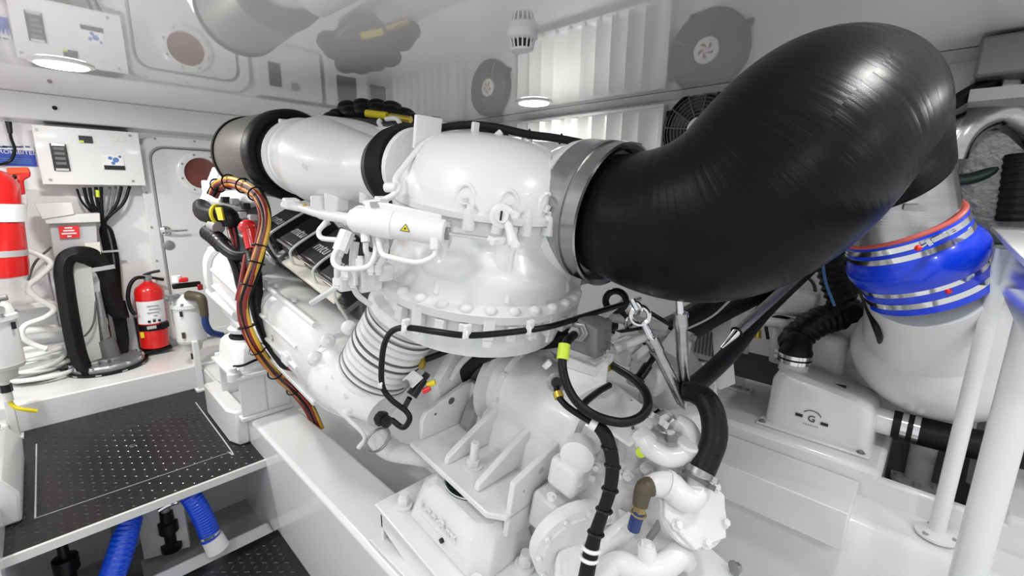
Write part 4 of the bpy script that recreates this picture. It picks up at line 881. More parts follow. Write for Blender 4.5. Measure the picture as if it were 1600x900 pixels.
# ---- blue sign
a_, b_ = pY(-14, 229, YW - .006), pY(58, 259, YW - .006)
BS = thing('warning_sign', 'blue and white placard reading PROHIBITED above the red bottle', 'sign', V(((a_.x + b_.x) / 2, YW, b_.z)))
B(MB().bx(a_.x - .12, b_.x, YW - .008, YW, b_.z - .005, a_.z + .01), 'plate', 'signblue', BS)
B(MB().bx(a_.x - .12, b_.x, YW - .0095, YW - .008, a_.z - .012, a_.z + .01), 'header', 'printwhite', BS)
text('PROHIBITED', .034, pY(26, 238, YW - .010), (1, 0, 0), (0, 0, 1), 'printwhite', BS)
for x_, w_ in ((2, .05), (15, .06), (27, .03), (34, .015), (43, .02)): B(MB().box(pY(x_, 229.5, YW - .010), (w_, .002, .009)), 'header_print', 'navy', BS)
for i in range(3): B(MB().bx(a_.x - .05, b_.x - .02, YW - .0105, YW - .0085, b_.z + .012 + i * .012, b_.z + .016 + i * .012), 'small_print', 'printblue', BS)
BC = thing('wall_cable', 'thin black cable with inline plug hanging over the blue placard', 'cable', pY(16, 255, 4.25))
B(MB().tube([pY(12, 190, 4.26), pY(15, 202, 4.25), pY(17, 215, 4.25), pY(23, 235, 4.25), pY(15, 252, 4.26), pY(-5, 258, 4.26)], .008, 8), 'lead', 'black', BC)
B(MB().cyl(pY(13, 190, 4.25), pY(16, 208, 4.25), .016, .012, 10), 'plug', 'slate', BC)
# ---- red suppression bottle at the edge
RBx = pY(-2, 350, 3.95)
RB = thing('suppression_bottle', 'red fire suppression cylinder with steel strap at the left picture edge', 'fire bottle', V((RBx.x - .06, 3.95, pY(5, 432, 3.95).z)))
rc_ = V((RBx.x - .055, 3.95, 0)); zb = pY(5, 432, 3.95).z; zt_ = pY(0, 262, 3.95).z
B(MB().lathe((rc_.x, rc_.y, zb), (.06, 0, -1 + 2), [(0, .11), (.01, .135), (.06, .14), (zt_ - zb - .08, .14), (zt_ - zb - .02, .10), (zt_ - zb, .04)], 40), 'cylinder', 'red', RB)
for (y, w_) in ((398, .035), (300, .03)):
    zz = pY(5, y, 3.95).z; B(MB().lathe((rc_.x + .04 * (zz - zb), rc_.y, zz), (.06, 0, 1), [(0, .138), (0, .1435), (w_, .1435), (w_, .138)], 40, cap=False), 'strap', 'lightgrey', RB)
zz = pY(5, 336, 3.95).z; B(MB().lathe((rc_.x + .03, rc_.y, zz - .03), (.06, 0, 1), [(0, .1405), (0, .1418), (.10, .1418), (.10, .1405)], 40, cap=False), 'label', 'printwhite', RB)
# ---- red spray gun and its white hose
HG = thing('spray_gun', 'red and orange spray gun hung on the wall above the white hose', 'spray gun', pY(30, 304, 4.1))
B(MB().prism([pY(9, 262, 4.1), pY(44, 261, 4.1), pY(49, 271, 4.1), pY(12, 274, 4.1)], (0, .05, 0)), 'barrel', 'orange', HG, bevel=.008)
B(MB().prism([pY(25, 272, 4.1), pY(48, 268, 4.1), pY(48, 276, 4.1), pY(37, 282, 4.1), pY(40, 304, 4.1), pY(31, 305, 4.1)], (0, .045, 0)), 'grip', 'red', HG, bevel=.008)
B(MB().tube([pY(26, 274, 4.12), pY(16, 282, 4.12), pY(8, 288, 4.12)], .012, 8), 'trigger', 'black', HG)
B(MB().box(pY(18, 294, 4.2), (.09, .05, .06)), 'holder', 'lightgrey', HG, bevel=.006)
WH = thing('white_hose', 'white hose running from the spray gun down in folds to the step', 'hose', pY(60, 545, 4.1))
B(MB().tube([pY(36, 303, 4.12), pY(38, 318, 4.12), pY(33, 340, 4.12), pY(27, 368, 4.12), pY(36, 388, 4.12), pY(60, 398, 4.1), pY(80, 412, 4.08), pY(62, 432, 4.06), pY(44, 448, 4.05), pY(58, 466, 4.05), pY(84, 482, 4.04), pY(70, 496, 4.03), pY(40, 508, 4.02), pY(34, 524, 4.0), pY(52, 538, 4.0), pY(74, 545, 3.98)], .016, 10), 'hose', 'whiteplastic', WH)
# thin black tube on the wall
TT = thing('thin_tube', 'thin grey tube bent down the wall behind the hose post', 'tube', pY(95, 505, 4.2))
B(MB().tube([pY(44, 438, 4.2), pY(55, 410, 4.2), pY(80, 386, 4.2)], .007, 8), 'tube', 'dull', TT); B(MB().tube([pY(72, 400, 4.16), pY(78, 440, 4.16), pY(88, 490, 4.16), pY(92, 508, 4.16), pY(102, 510, 4.16)], .006, 8), 'tube', 'grey', TT)
# white wall pipes and shelf behind the coil
WP = thing('wall_shelf', 'white low ledge with pipes behind the coiled hose', 'shelf', pY(60, 500, 4.25))
B(MB().bx(-.6, .06, 4.12, YW, .30, .34), 'ledge', 'white', WP, bevel=.006); B(MB().bx(-.6, .06, 4.14, YW, .62, .655), 'ledge', 'white', WP, bevel=.006)
B(MB().tube([(-.6, 4.2, .48), (-.2, 4.2, .47), (.05, 4.2, .46)], .025, 12), 'pipe', 'whiteplastic', WP); B(MB().tube([(.02, 4.19, .62), (.03, 4.17, .3)], .02, 12), 'pipe', 'whiteplastic', WP)
# ---- coil of white hose on the step
CH = thing('hose_coil', 'heap of coiled white hose lying on the step', 'hose', pZ(62, 585, .165))
cc = pZ(62, 590, .165)
for i in range(14):
    a = random.uniform(0, 6.28); rr = random.uniform(.09, .17)
    c = cc + V((random.uniform(-.045, .045), random.uniform(-.05, .05), .02 + i * .011)); t1_, t2_ = random.uniform(-.09, .09), random.uniform(-.09, .09)
    pts = [c + V((rr * math.cos(x + a), rr * .9 * math.sin(x + a), t1_ * math.cos(x) * rr * 2 + t2_ * math.sin(x) * rr * 2)) for x in [2 * PI * k / 14 for k in range(15)]]
    B(MB().tube(pts, .0145, 8, 3), 'loop', 'whiteplastic', CH)
# ---- hose post: plinth flange, columns, lid and hanging black hoses
HP = thing('hose_post', 'grey metal post with red notice and black hose loops on a round flange', 'hose post', pZ(168, 575, .165))
hc = pZ(170, 572, .165)
B(MB().lathe(hc, (0, 0, 1), [(0, .215), (.02, .22), (.022, .20)], 48), 'rubber_seat', 'black', HP)
fl_ = B(MB().lathe(hc + V((0, 0, .02)), (0, 0, 1), [(0, .20), (.02, .20), (.022, .19), (.035, .18), (.036, .06)], 48), 'flange', 'galv', HP)
for i in range(12):
    a = 2 * PI * i / 12; B(MB().bolt(hc + V((.188 * math.cos(a), .188 * math.sin(a), .04)), (0, 0, 1), .011, .018), 'bolt', 'chrome', fl_)
for i in range(10):
    a = 2 * PI * i / 10; B(MB().box(hc + V((.212 * math.cos(a), .212 * math.sin(a), .012)), (.03, .012, .012), rotz(a + PI / 2)), 'seat_tab', 'lightgrey', HP)
Yp = hc.y
def pl_(x, y, dy=0.): return pY(x, y, Yp + dy)
cpl = lambda pts, th, name, m, **k: B(MB().prism([pl_(*q) for q in pts], (0, th, 0)), name, m, HP, **k)
cpl([(76, 342, .02), (150, 340, .02), (158, 470, .02), (120, 470, .02), (112, 420, .02), (84, 400, .02)], .05, 'upper_column', 'lightgrey', bevel=.004)
cpl([(112, 405, 0.0), (142, 405, 0.0), (160, 560, 0.0), (134, 568, 0.0)], .06, 'column', 'offwhite', bevel=.004)
B(MB().cyl(pl_(152, 455, .05), pl_(168, 552, .05), .035, n=20), 'steel_tube', 'steel', HP)
B(MB().cyl(pl_(164, 530, .04), pl_(174, 562, .04), .055, .06, 20), 'tube_base', 'midgrey', HP)
cpl([(66, 337, -.02), (156, 333, -.02), (157, 347, -.02), (72, 350, -.02)], .12, 'cap', 'offwhite', bevel=.004)
cpl([(53, 318, -.03), (112, 316, -.03), (117, 335, -.03), (66, 343, -.03)], .10, 'lid', 'offwhite', bevel=.004)
cpl([(132, 380, -.01), (156, 378, -.01), (158, 400, -.01), (136, 402, -.01)], .02, 'yellowed_label', 'cream')
rs = cpl([(91, 353.5, .005), (123.5, 352.5, .005), (125, 371, .005), (94, 373, .005)], .006, 'red_notice', 'red')
for i, s_ in enumerate((.036, .052, .070, .020)):
    c = pl_(107 + i * .5, 356 + i * 4.4, .004); B(MB().box(c, (s_, .003, .0085)), 'print_line', 'printwhite', rs)
B(MB().tube([pl_(120, 520, -.05), pl_(132, 525, -.05), pl_(146, 505, -.05), pl_(150, 470, -.05)], .006, 8), 'thin_loop', 'dull', HP)
for i in range(3): B(MB().box(hc + V((-.07 + i * .05, -.10, .065)), (.04, .05, .03), rotz(i)), 'fitting', 'galv', HP, bevel=.005)
# black hose loops: eight hoses side by side
BH = thing('hose_loop', 'bundle of black hoses looped over the grey post like a saddle', 'hoses', pl_(145, 590, -.1))
def hp(x, y, dy): return pl_(x, y, dy)
for i in range(9):
    o = i * 2.9 - 11.6; k = i * 1.9 - 8; dy = -.10 + .012 * abs(i - 4) 
    pts = [hp(140 + o * .85, 592 - abs(o) * .2, dy - .06), hp(122 + o, 555, dy - .05), hp(110 + o, 500, dy - .03), hp(102 + o, 450, dy - .01), hp(99 + o, 420, dy), hp(106 + o * .9, 402 + o * .4, dy + .01), hp(124 + o * .2, 398 + o * .9, dy + .02), hp(145 - o * .7, 403 + o * .8, dy + .05), hp(160 - o * .9, 420 + o * .3, dy + .08), hp(170 - o, 450, dy + .10), hp(180 - o * .9, 482 + o * .3, dy + .11), hp(192 - o * .6, 495, dy + .13), hp(188 - o * .4, 470, dy + .16)]
    B(MB().tube(pts, .0125, 8, 5), 'hose', 'hose', BH)
B(MB().prism([hp(142, 419, -.05), hp(178, 413, 0.0), hp(180, 419, 0.0), hp(144, 425, -.05)], (0, -.012, 0)), 'steel_clip', 'lightgrey', BH)
for i in range(5):
    o = i * 4 - 8
    B(MB().tube([pl_(164 + o * .6, 395, .12), pl_(172 + o, 430, .13), pl_(183 + o, 480, .12), pl_(192 + o * .8, 530, .09), pl_(190 + o * .6, 560, .05)], .012, 8), 'hose', 'rubber', BH)
# ---- fire extinguisher
FE = thing('fire_extinguisher', 'red fire extinguisher with black strap standing by the door', 'extinguisher', pY(240, 541, 4.2))
ya = 4.19; fb, ft = pY(243, 541, ya), pY(231, 441, ya)
fa = (ft - fb); fl1 = fa.length
EXr = .088
B(MB().lathe(fb, fa, [(0, EXr * .9), (.008, EXr), (fl1 - .07, EXr), (fl1 - .04, EXr * .9), (fl1 - .015, EXr * .6), (fl1, .03), (fl1 + .01, .024)], 40), 'cylinder', 'red', FE)
fn = fa.normalized(); 
B(MB().cyl(ft, ft + fn * .035, .022, n=16).box(ft + fn * .04, (.05, .04, .03)), 'valve', 'galv', FE, bevel=.003)
B(MB().tube([pY(228, 437, ya), pY(236, 434, ya), pY(256, 437, ya - .01)], .010, 8), 'lower_lever', 'black', FE); B(MB().tube([pY(224, 430, ya), pY(236, 426, ya), pY(250, 423, ya - .01)], .010, 8), 'upper_lever', 'black', FE)
B(MB().tube([pY(226, 433, ya - .01), pY(212, 435, ya - .02), pY(203, 446, ya - .03), pY(200, 465, ya - .04), pY(205, 484, ya - .05), pY(212, 492, ya - .06)], .013, 10), 'hose', 'black', FE)
ang = [i / 10 for i in range(-6, 8)]
def wrap(za_, zb_, r, m, name, a0, a1, k=14):
    mb = MB(); u_ = V((1, 0, 0)); v_ = V((0, -1, 0)); rows = []
    for t in (za_, zb_): rows.append([fb + fn * t + (u_ * math.sin(a0 + (a1 - a0) * i / k) + v_ * math.cos(a0 + (a1 - a0) * i / k)) * r for i in range(k + 1)])
    rows2 = [[q + (q - (fb + fn * t)) * .012 for q in rw] for t, rw in zip((za_, zb_), rows)]
    loop = [rows[0] + rows2[0][::-1], rows[1] + rows2[1][::-1]]
    mb.loft(loop); return B(mb, name, m, FE)
lb = wrap(fl1 * .40, fl1 * .74, EXr * 1.002, 'printwhite', 'label', -1.25, 1.0)
for i in range(5):
    B(MB().box(fb + fn * (fl1 * (.47 + .05 * i)) + V((.0 + .01 * (i % 2), -EXr * 1.02, 0)), (.07 if i > 1 else .02, .004, .006)), 'label_print', 'grey', lb)
for i in range(3): B(MB().box(fb + fn * (fl1 * .44) + V((-.03 + .03 * i, -EXr * 1.015, 0)), (.016, .004, .016)), 'label_icon', 'print', lb)
B(MB().lathe(fb + fn * (fl1 * .29), fn, [(0, EXr), (0, EXr * 1.05), (.045, EXr * 1.05), (.045, EXr)], 36, cap=False), 'strap', 'black', FE)
B(MB().box(fb + fn * (fl1 * .36) + V((.06, -.07, 0)), (.05, .05, .04)), 'strap_buckle', 'black', FE, bevel=.006); B(MB().box(fb + fn * (fl1 * .35) + V((-.02, -EXr * 1.06, 0)), (.055, .006, .022)), 'strap_label', 'lightgrey', FE)
B(MB().box(fb + fn * (fl1 * .24) + V((-.075, -.055, 0)), (.02, .02, .04)), 'yellow_tag', 'yellow', FE)
B(MB().bx(fb.x - .09, fb.x + .09, ya + .05, YW, fb.z - .015, fb.z + fl1 * .45), 'wall_bracket', 'black', FE); B(MB().bx(fb.x - .085, fb.x + .09, ya - .08, YW, fb.z - .018, fb.z - .004), 'bracket_foot', 'black', FE)
# ---- fuel filters
def fuel_filter(c, s_, lab, extra):
    t = thing('fuel_filter', lab, 'fuel filter', c, 'fuel filters by the engine beds')
    B(MB().lathe(c, (0, 0, 1), [(0, .03), (.0, .05), (.05, .06), (.06, .085), (.08, .09)], 32), 'drain_bowl', 'offwhite', t)
    B(MB().lathe(c + V((0, 0, .08)), (0, 0, 1), [(0, .088), (.24, .09)], 36), 'canister', 'white', t)
    B(MB().lathe(c + V((0, 0, .31)), (0, 0, 1), [(0, .10), (.025, .10), (.03, .09), (.07, .08), (.10, .05)], 36), 'head', 'cast', t)
    for i in range(6): a = 2 * PI * i / 6; B(MB().bolt(c + V((.09 * math.cos(a), .09 * math.sin(a), .335)), (0, 0, 1), .009, .014), 'bolt', 'galv', t)
    for i in range(4): a = 2 * PI * i / 4 - 2.2; B(MB().box(c + V((.094 * math.cos(a), .094 * math.sin(a), .28)), (.014, .014, .035), rotz(a)), 'clamp_lug', 'slate', t)
    B(MB().cyl(c + V((0, 0, -.12)), c, .018, n=12), 'drain_pipe', 'whiteplastic', t)
    B(MB().cyl(c + V((0, 0, -.07)), c + V((0, 0, -.03)), .024, n=8), 'drain_valve', 'slate', t)
    if extra:
        h_ = c + V((0, -.04, .40))
        B(MB().cyl(h_ + V((-.13, -.02, -.01)), h_ + V((-.05, 0, 0)), .016, n=10).box(h_ + V((-.10, -.01, -.005)), (.03, .04, .04)), 'inlet_valve', 'galv', t)
        B(MB().box(h_ + V((.0, -.02, .07)), (.16, .03, .035)), 'lever', 'black', t, bevel=.008); B(MB().box(h_ + V((-.02, -.03, .11)), (.06, .04, .03)), 'red_knob', 'red', t, bevel=.008); B(MB().box(h_ + V((.07, -.04, .05)), (.03, .03, .04)), 'red_tip', 'darkred', t, bevel=.006)
        B(MB().cyl(h_ + V((-.05, -.02, .10)), h_ + V((-.05, -.02, .14)), .03, n=12), 'cap', 'whiteplastic', t)
        B(MB().tube([h_ + V((0, -.03, .0)), h_ + V((.04, -.10, -.005)), h_ + V((.055, -.12, -.03)), h_ + V((.06, -.12, -.14))], [.034, .032, .03, .024], 14), 'brass_elbow', 'olive', t)
        B(MB().tube([h_ + V((.06, -.12, -.13)), h_ + V((.06, -.12, -.20)), h_ + V((.085, -.12, -.26)), h_ + V((.15, -.10, -.30))], .022, 12), 'blue_hose', 'navy', t)
        B(MB().box(c + V((-.06, -.075, .13)), (.018, .012, .04)), 'date_tag', 'olive', t)
    else:
        h_ = c + V((0, 0, .42)); B(MB().box(h_, (.10, .10, .05)).cyl(h_ + V((.0, -.08, 0)), h_ + V((.08, -.08, .01)), .016, n=10), 'valve', 'galv', t, bevel=.006)
        B(MB().tube([c + V((.0, 0, -.12)), c + V((.02, -.02, -.16)), c + V((.09, -.03, -.20))], .010, 8), 'yellow_lever', 'yellow', t)
fuel_filter(pY(303, 545, 3.72), 1, 'white fuel filter with brass elbow and blue hose beside the far mount', True)
c = pY(6, 592, 3.35); fuel_filter(c, 1, 'white fuel filter cut by the left picture edge near the coiled hose', False)
# posts at the step corners
CP = thing('pipe_post', 'white square post beside the far mount', 'post', pZ(322, 606, 0)); B(MB().bx(.60, .635, 3.60, 3.64, 0, .36), 'upright', 'white', CP, bevel=.004)
B(MB().bx(.585, .642, 3.585, 3.655, 0, .012), 'foot', 'white', CP)
CP = thing('pipe_post', 'white square post at the left end of the step', 'post', pZ(38, 672, 0)); B(MB().bx(-.285, -.25, 3.58, 3.62, 0, .40), 'upright', 'white', CP, bevel=.004)
B(MB().bx(-.30, -.24, 3.565, 3.635, 0, .012), 'foot', 'white', CP)
# ---- blue bilge hoses
def bhose(pts, r, lab):
    t = thing('bilge_hose', lab, 'hose', pts[-1], 'blue hoses under the floor plate')
    B(MB().ribtube(pts, r, .003, 22, 18), 'hose', 'bluehose', t)
    a = (pts[-2] - pts[-1]).normalized(); hose_clamp(t, pts[-1] + a * .03, a, r + .003, .012); return t
bhose([V((.10, 2.56, -.03)), V((.085, 2.53, -.12)), V((.03, 2.47, -.24)), V((-.03, 2.44, -.36)), V((-.06, 2.43, -.44))], .05, 'thick blue ribbed hose under the plate, the left one')
t = bhose([V((.30, 2.50, -.04)), V((.325, 2.45, -.10)), V((.35, 2.42, -.2)), V((.365, 2.40, -.31))], .042, 'short blue ribbed hose under the plate, the right one with clear cuff')
B(MB().cyl((.367, 2.40, -.30), (.385, 2.385, -.37), .046, .05, 20), 'cuff', 'whiteplastic', t)
VB = thing('bilge_valve', 'dark valve with steel handle in the shadow between the blue hoses', 'valve', V((.23, 2.62, -.42)))
B(MB().lathe((.23, 2.62, -.42), (0, 0, 1), [(0, .045), (.03, .045), (.035, .025), (.10, .025), (.105, .042), (.16, .042), (.165, .03), (.22, .028)], 16), 'body', 'black', VB); B(MB().tube([(.20, 2.6, -.17), (.24, 2.6, -.16), (.28, 2.58, -.15)], .012, 8), 'handle', 'chrome', VB); B(MB().cyl((.23, 2.62, -.2), (.23, 2.62, -.15), .02, n=10), 'stem', 'galv', VB)
VB = thing('bilge_valve', 'dark valve with steel handle at the left end of the bilge', 'valve', V((-.14, 2.62, -.42)))
B(MB().lathe((-.14, 2.62, -.42), (0, 0, 1), [(0, .045), (.03, .045), (.035, .028), (.12, .028), (.125, .045), (.19, .045), (.195, .02), (.28, .018)], 16), 'body', 'black', VB); B(MB().tube([(-.17, 2.6, -.15), (-.13, 2.6, -.14), (-.08, 2.58, -.13)], .012, 8), 'handle', 'chrome', VB); B(MB().tube([(-.14, 2.6, -.40), (-.2, 2.58, -.44), (-.26, 2.56, -.46)], .03, 12), 'hose', 'black', VB)
PB = thing('leaning_board', 'pale angled panel leaning in the bilge beside the right blue hose', 'panel', V((.2, 2.7, -.45)))
B(MB().prism([(.12, 2.66, -.44), (.30, 2.60, -.44), (.30, 2.60, -.10), (.12, 2.66, -.10)], (.01, .03, 0)), 'panel', 'lightgrey', PB)
# ================================================================== wiring, starter and engine front
SB = thing('engine_controller', 'grey engine controller with thick black connectors beside the cable arch', 'controller', p(355, 390, 2.35))
B(MB().prism([p(345, 322, 2.4), p(405, 318, 2.35), p(408, 395, 2.30), p(362, 400, 2.34)], V((.06, .14, 0))), 'case', 'galv', SB, bevel=.01)
B(MB().prism([p(322, 310, 2.38), p(370, 305, 2.36), p(405, 322, 2.30), p(372, 332, 2.30), p(330, 322, 2.34)], V((0, 0, .03))), 'top_rack', 'lightgrey', SB, bevel=.006)
for i, (x, y, d) in enumerate(((352, 312, 2.30), (366, 315, 2.28), (384, 322, 2.26), (378, 336, 2.26), (372, 348, 2.27), (395, 340, 2.25))): B(MB().box(p(x, y, d), (.035, .04, .03)), 'terminal', ('slate', 'lightgrey')[i % 2], SB, bevel=.004)
B(MB().tube([p(315, 322, 2.34), p(318, 332, 2.3), p(335, 337, 2.25), p(350, 335, 2.24), p(360, 342, 2.24), p(362, 352, 2.25)], [.04, .042, .044, .045, .045, .04], 16), 'connector_boot', 'black', SB)
B(MB().ribtube([p(314, 318, 2.36), p(314, 330, 2.32), p(322, 338, 2.28)], .03, .006, 4), 'corrugated_end', 'rubber', SB)
B(MB().torus(p(342, 336, 2.24), p(350, 335, 2.24) - p(335, 337, 2.25), .046, .009, 24, 8), 'yellow_band', 'yellow', SB); B(MB().prism([p(336, 324, 2.19), p(345, 324, 2.19), p(349, 344, 2.17), p(341, 344, 2.17)], V((.01, .01, 0))), 'yellow_latch', 'yellow', SB)
B(MB().cyl(p(332, 352, 2.25), p(342, 356, 2.22), .03, n=14), 'grey_plug', 'grey', SB); B(MB().sphere(p(331, 350, 2.24), .022, 12, 8), 'yellow_cap', 'hivis', SB)
B(MB().tube([p(326, 365, 2.28), p(340, 375, 2.22), p(355, 390, 2.18), p(372, 400, 2.15), p(392, 398, 2.15), p(402, 392, 2.16)], [.035, .034, .032, .028, .026, .026], 14), 'battery_lead', 'black', SB)
B(MB().ribtube([p(324, 362, 2.29), p(336, 371, 2.24), p(350, 385, 2.2)], .036, .005, 6), 'corrugated_end', 'rubber', SB)
B(MB().tube([p(362, 400, 2.18), p(370, 420, 2.17), p(376, 445, 2.16), p(384, 470, 2.14)], .022, 10), 'black_lead', 'black', SB)
for i in range(4): B(MB().tube([p(358 + i * 3, 350, 2.24), p(361 + i * 3, 365, 2.22), p(366 + i * 2, 380, 2.2), p(364 + i * 3, 395, 2.2)], .007, 6), 'thin_wire', ('cable_red', 'black', 'darkred', 'black')[i], SB)
st = B(MB().sphere(p(387, 355, 2.14), (.04, .04, .036), 18, 10).cyl(p(390, 360, 2.14), p(396, 388, 2.14), .034, .032, 16), 'red_terminal_boot', 'red', SB)
B(MB().cyl(p(396, 388, 2.14), p(392, 400, 2.15), .018, n=10), 'red_cable', 'cable_red', SB)
# cable arch: orange, yellow and red cables held by ties
WHN = thing('cable_harness', 'arch of orange, yellow and red cables running down the engine front', 'cables', p(490, 660, 1.95))
ctr = [(332, 305, 2.30), (340, 290, 2.26), (358, 284, 2.2), (380, 290, 2.14), (400, 303, 2.08), (412, 325, 2.04), (415, 350, 2.02), (407, 385, 2.0), (400, 410, 1.99), (388, 445, 1.98), (380, 475, 1.98), (386, 510, 1.98), (402, 545, 2.02), (430, 582, 2.2), (458, 608, 2.4), (482, 635, 2.48), (500, 672, 2.5)]
offs = [(-6.5, .0, 'black'), (-4.0, -.014, 'cable_yellow'), (-1.4, -.018, 'cable_red'), (1.2, -.018, 'black'), (3.6, -.014, 'cable_orange'), (6.4, .0, 'cable_red'), (-2, .012, 'cable_red'), (2.5, .012, 'black')]
hl = [p(*q) for q in ctr]
for (o, dd, m) in offs:
    pts = []
    for i, (x, y, d) in enumerate(ctr):
        a = ctr[max(i - 1, 0)]; b = ctr[min(i + 1, len(ctr) - 1)]; tx, ty = b[0] - a[0], b[1] - a[1]; ln = math.hypot(tx, ty); nx, ny = -ty / ln, tx / ln
        k = o * (1 if i < 10 else .9) * (-1 if m == 'x' else 1); wob = 1.2 * math.sin(i * 1.3 + o)
        pts.append(p(x + nx * (k + wob), y + ny * (k + wob), d + dd))
    B(MB().tube(pts, .0105, 8, 5), 'cable', m, WHN)
for i in (1, 2, 3, 4, 7, 8, 9, 11, 12, 13, 14):
    ax_ = hl[min(i + 1, 16)] - hl[i - 1]; B(MB().torus(p(*ctr[i]), ax_, .034, .004, 20, 6), 'cable_tie', 'black', WHN)
BL = thing('black_loom', 'thick black loom beside the orange cables along the manifold', 'cables', p(560, 690, 1.8))
B(MB().tube([p(392, 400, 2.12), p(398, 430, 2.06), p(402, 480, 2.05), p(418, 525, 2.05), p(445, 565, 2.04), p(470, 592, 2.03)], .03, 12), 'loom', 'rubber', BL)
B(MB().tube([p(385, 400, 2.1), p(378, 440, 2.04), p(372, 470, 2.03)], .014, 10), 'red_cable', 'cable_red', BL)
for a_ in ((445, 562), (452, 574), (460, 568)): B(MB().tube([p(a_[0], a_[1], 1.98), p(a_[0] + 12, a_[1] + 5, 1.98), p(a_[0] + 22, a_[1] + 2, 2.0)], .012, 8), 'side_branch', 'cable_red', BL)
# engine front arms seen left of the filter
part(MB().cyl(p(342, 266, 2.8), p(320, 322, 2.75), .036, n=16), 'front_arm', 'white')
part(MB().box(p(326, 292, 2.8), (.06, .08, .07), ER), 'arm_block', 'cast', bevel=.008)
part(MB().cyl(p(352, 272, 2.6), p(330, 305, 2.6), .02, n=12), 'front_stay', 'white')
part(MB().prism([p(322, 385, 2.72), p(352, 390, 2.6), p(390, 455, 2.4), p(380, 500, 2.4), p(335, 470, 2.65)], EX * .12), 'front_casing', 'cast', bevel=.012)
part(MB().cyl(p(330, 455, 2.6), p(372, 492, 2.38), .03, n=14), 'front_rail', 'white')
part(MB().cyl(p(333, 430, 2.62), p(378, 470, 2.40), .03, n=14), 'front_rail', 'white')

# ================================================================== cables and boxes on the gearbox
JB = thing('junction_box', 'grey metal junction box with cable gland on the gearbox bracket', 'junction box', p(925, 560, 1.42))
jt = [p(893, 493, 1.36), p(932, 513, 1.31), p(958, 500, 1.40), p(920, 485, 1.46)]
jb_ = [p(886, 545, 1.36), p(932, 563, 1.31), p(955, 550, 1.40), p(918, 540, 1.46)]
B(MB().loft([jb_, jt]), 'case', 'midgrey', JB, bevel=.008)
B(MB().lathe(p(905, 519, 1.335), p(880, 522, 1.22) - p(905, 519, 1.335), [(-.01, .030), (.008, .030), (.01, .024), (.02, .024), (.024, .019), (.045, .018)], 6), 'cable_gland', 'galv', JB)
for (x, y, d) in ((950, 520, 1.355), (952, 537, 1.355), (940, 548, 1.335)): B(MB().box(p(x, y, d), (.004, .03, .008), ER), 'case_fin', 'midgrey', JB)
B(MB().bolt(p(947, 553, 1.36), -EY, .010, .014), 'bolt', 'lightgrey', JB)
PC = thing('power_cable', 'thick black cable looping from the grey junction box with a lime sleeve', 'cable', p(960, 660, 1.2))
B(MB().tube([p(897, 523, 1.29), p(886, 534, 1.25), p(880, 552, 1.23), p(879, 575, 1.22), p(886, 602, 1.2), p(900, 626, 1.19), p(922, 645, 1.18), p(948, 656, 1.17), p(975, 660, 1.17), p(1000, 652, 1.18), p(1012, 635, 1.2), p(1008, 612, 1.25), p(990, 592, 1.32), p(968, 578, 1.40), p(955, 570, 1.46)], .0125, 12), 'cable', 'black', PC)
B(MB().cyl(p(882, 538, 1.24), p(879, 562, 1.225), .0165, n=16), 'lime_sleeve', 'hivis', PC)
SC2 = thing('sensor_cable', 'thin black cable with gold collar from the round sensor to the loom', 'cable', p(900, 640, 1.25))
B(MB().lathe(p(870, 598, 1.30), p(860, 596, 1.0) - p(870, 598, 1.30), [(0, .028), (.02, .028), (.024, .02), (.026, .018)], 24), 'sensor', 'galv', SC2); B(MB().lathe(p(870, 598, 1.272), p(860, 596, 1.0) - p(870, 598, 1.30), [(0, .016), (.006, .014)], 18), 'sensor_face', 'slate', SC2)
B(MB().tube([p(870, 605, 1.26), p(872, 618, 1.24), p(885, 634, 1.22), p(905, 648, 1.21), p(925, 660, 1.2), p(938, 668, 1.2)], .009, 10), 'cable', 'black', SC2); B(MB().cyl(p(871, 613, 1.245), p(874, 622, 1.235), .014, n=12), 'gold_collar', 'gold', SC2)
B(MB().tube([p(905, 645, 1.215), p(915, 628, 1.25), p(935, 612, 1.32), p(952, 602, 1.38)], .010, 10), 'branch', 'black', SC2)
GL = thing('gearbox_loom', 'black taped loom hanging down the front of the gearbox', 'cables', p(915, 900, 1.18))
B(MB().tube([p(925, 662, 1.2), p(940, 672, 1.19), p(950, 690, 1.18), p(957, 725, 1.17), p(953, 765, 1.16), p(942, 800, 1.16), p(930, 835, 1.16), p(922, 870, 1.16), p(915, 905, 1.16)], [.012, .018, .019, .018, .017, .016, .017, .020, .020], 12), 'loom', 'rubber', GL)
for (x, y, d) in ((952, 700, 1.175), (957, 728, 1.17), (953, 765, 1.16), (944, 797, 1.16), (931, 833, 1.16)): B(MB().torus(p(x, y, d), p(x - 3, y + 20, d) - p(x, y, d), .019, .004, 18, 6), 'tape_band', 'black', GL)
for (x, y, d) in ((924, 857, 1.16), (920, 872, 1.16)): B(MB().torus(p(x, y, d), p(x - 3, y + 20, d) - p(x, y, d), .021, .005, 20, 6), 'white_tie', 'whiteplastic', GL)
B(MB().cyl(p(922, 660, 1.2), p(932, 666, 1.195), .016, n=12), 'white_clip', 'whiteplastic', GL)
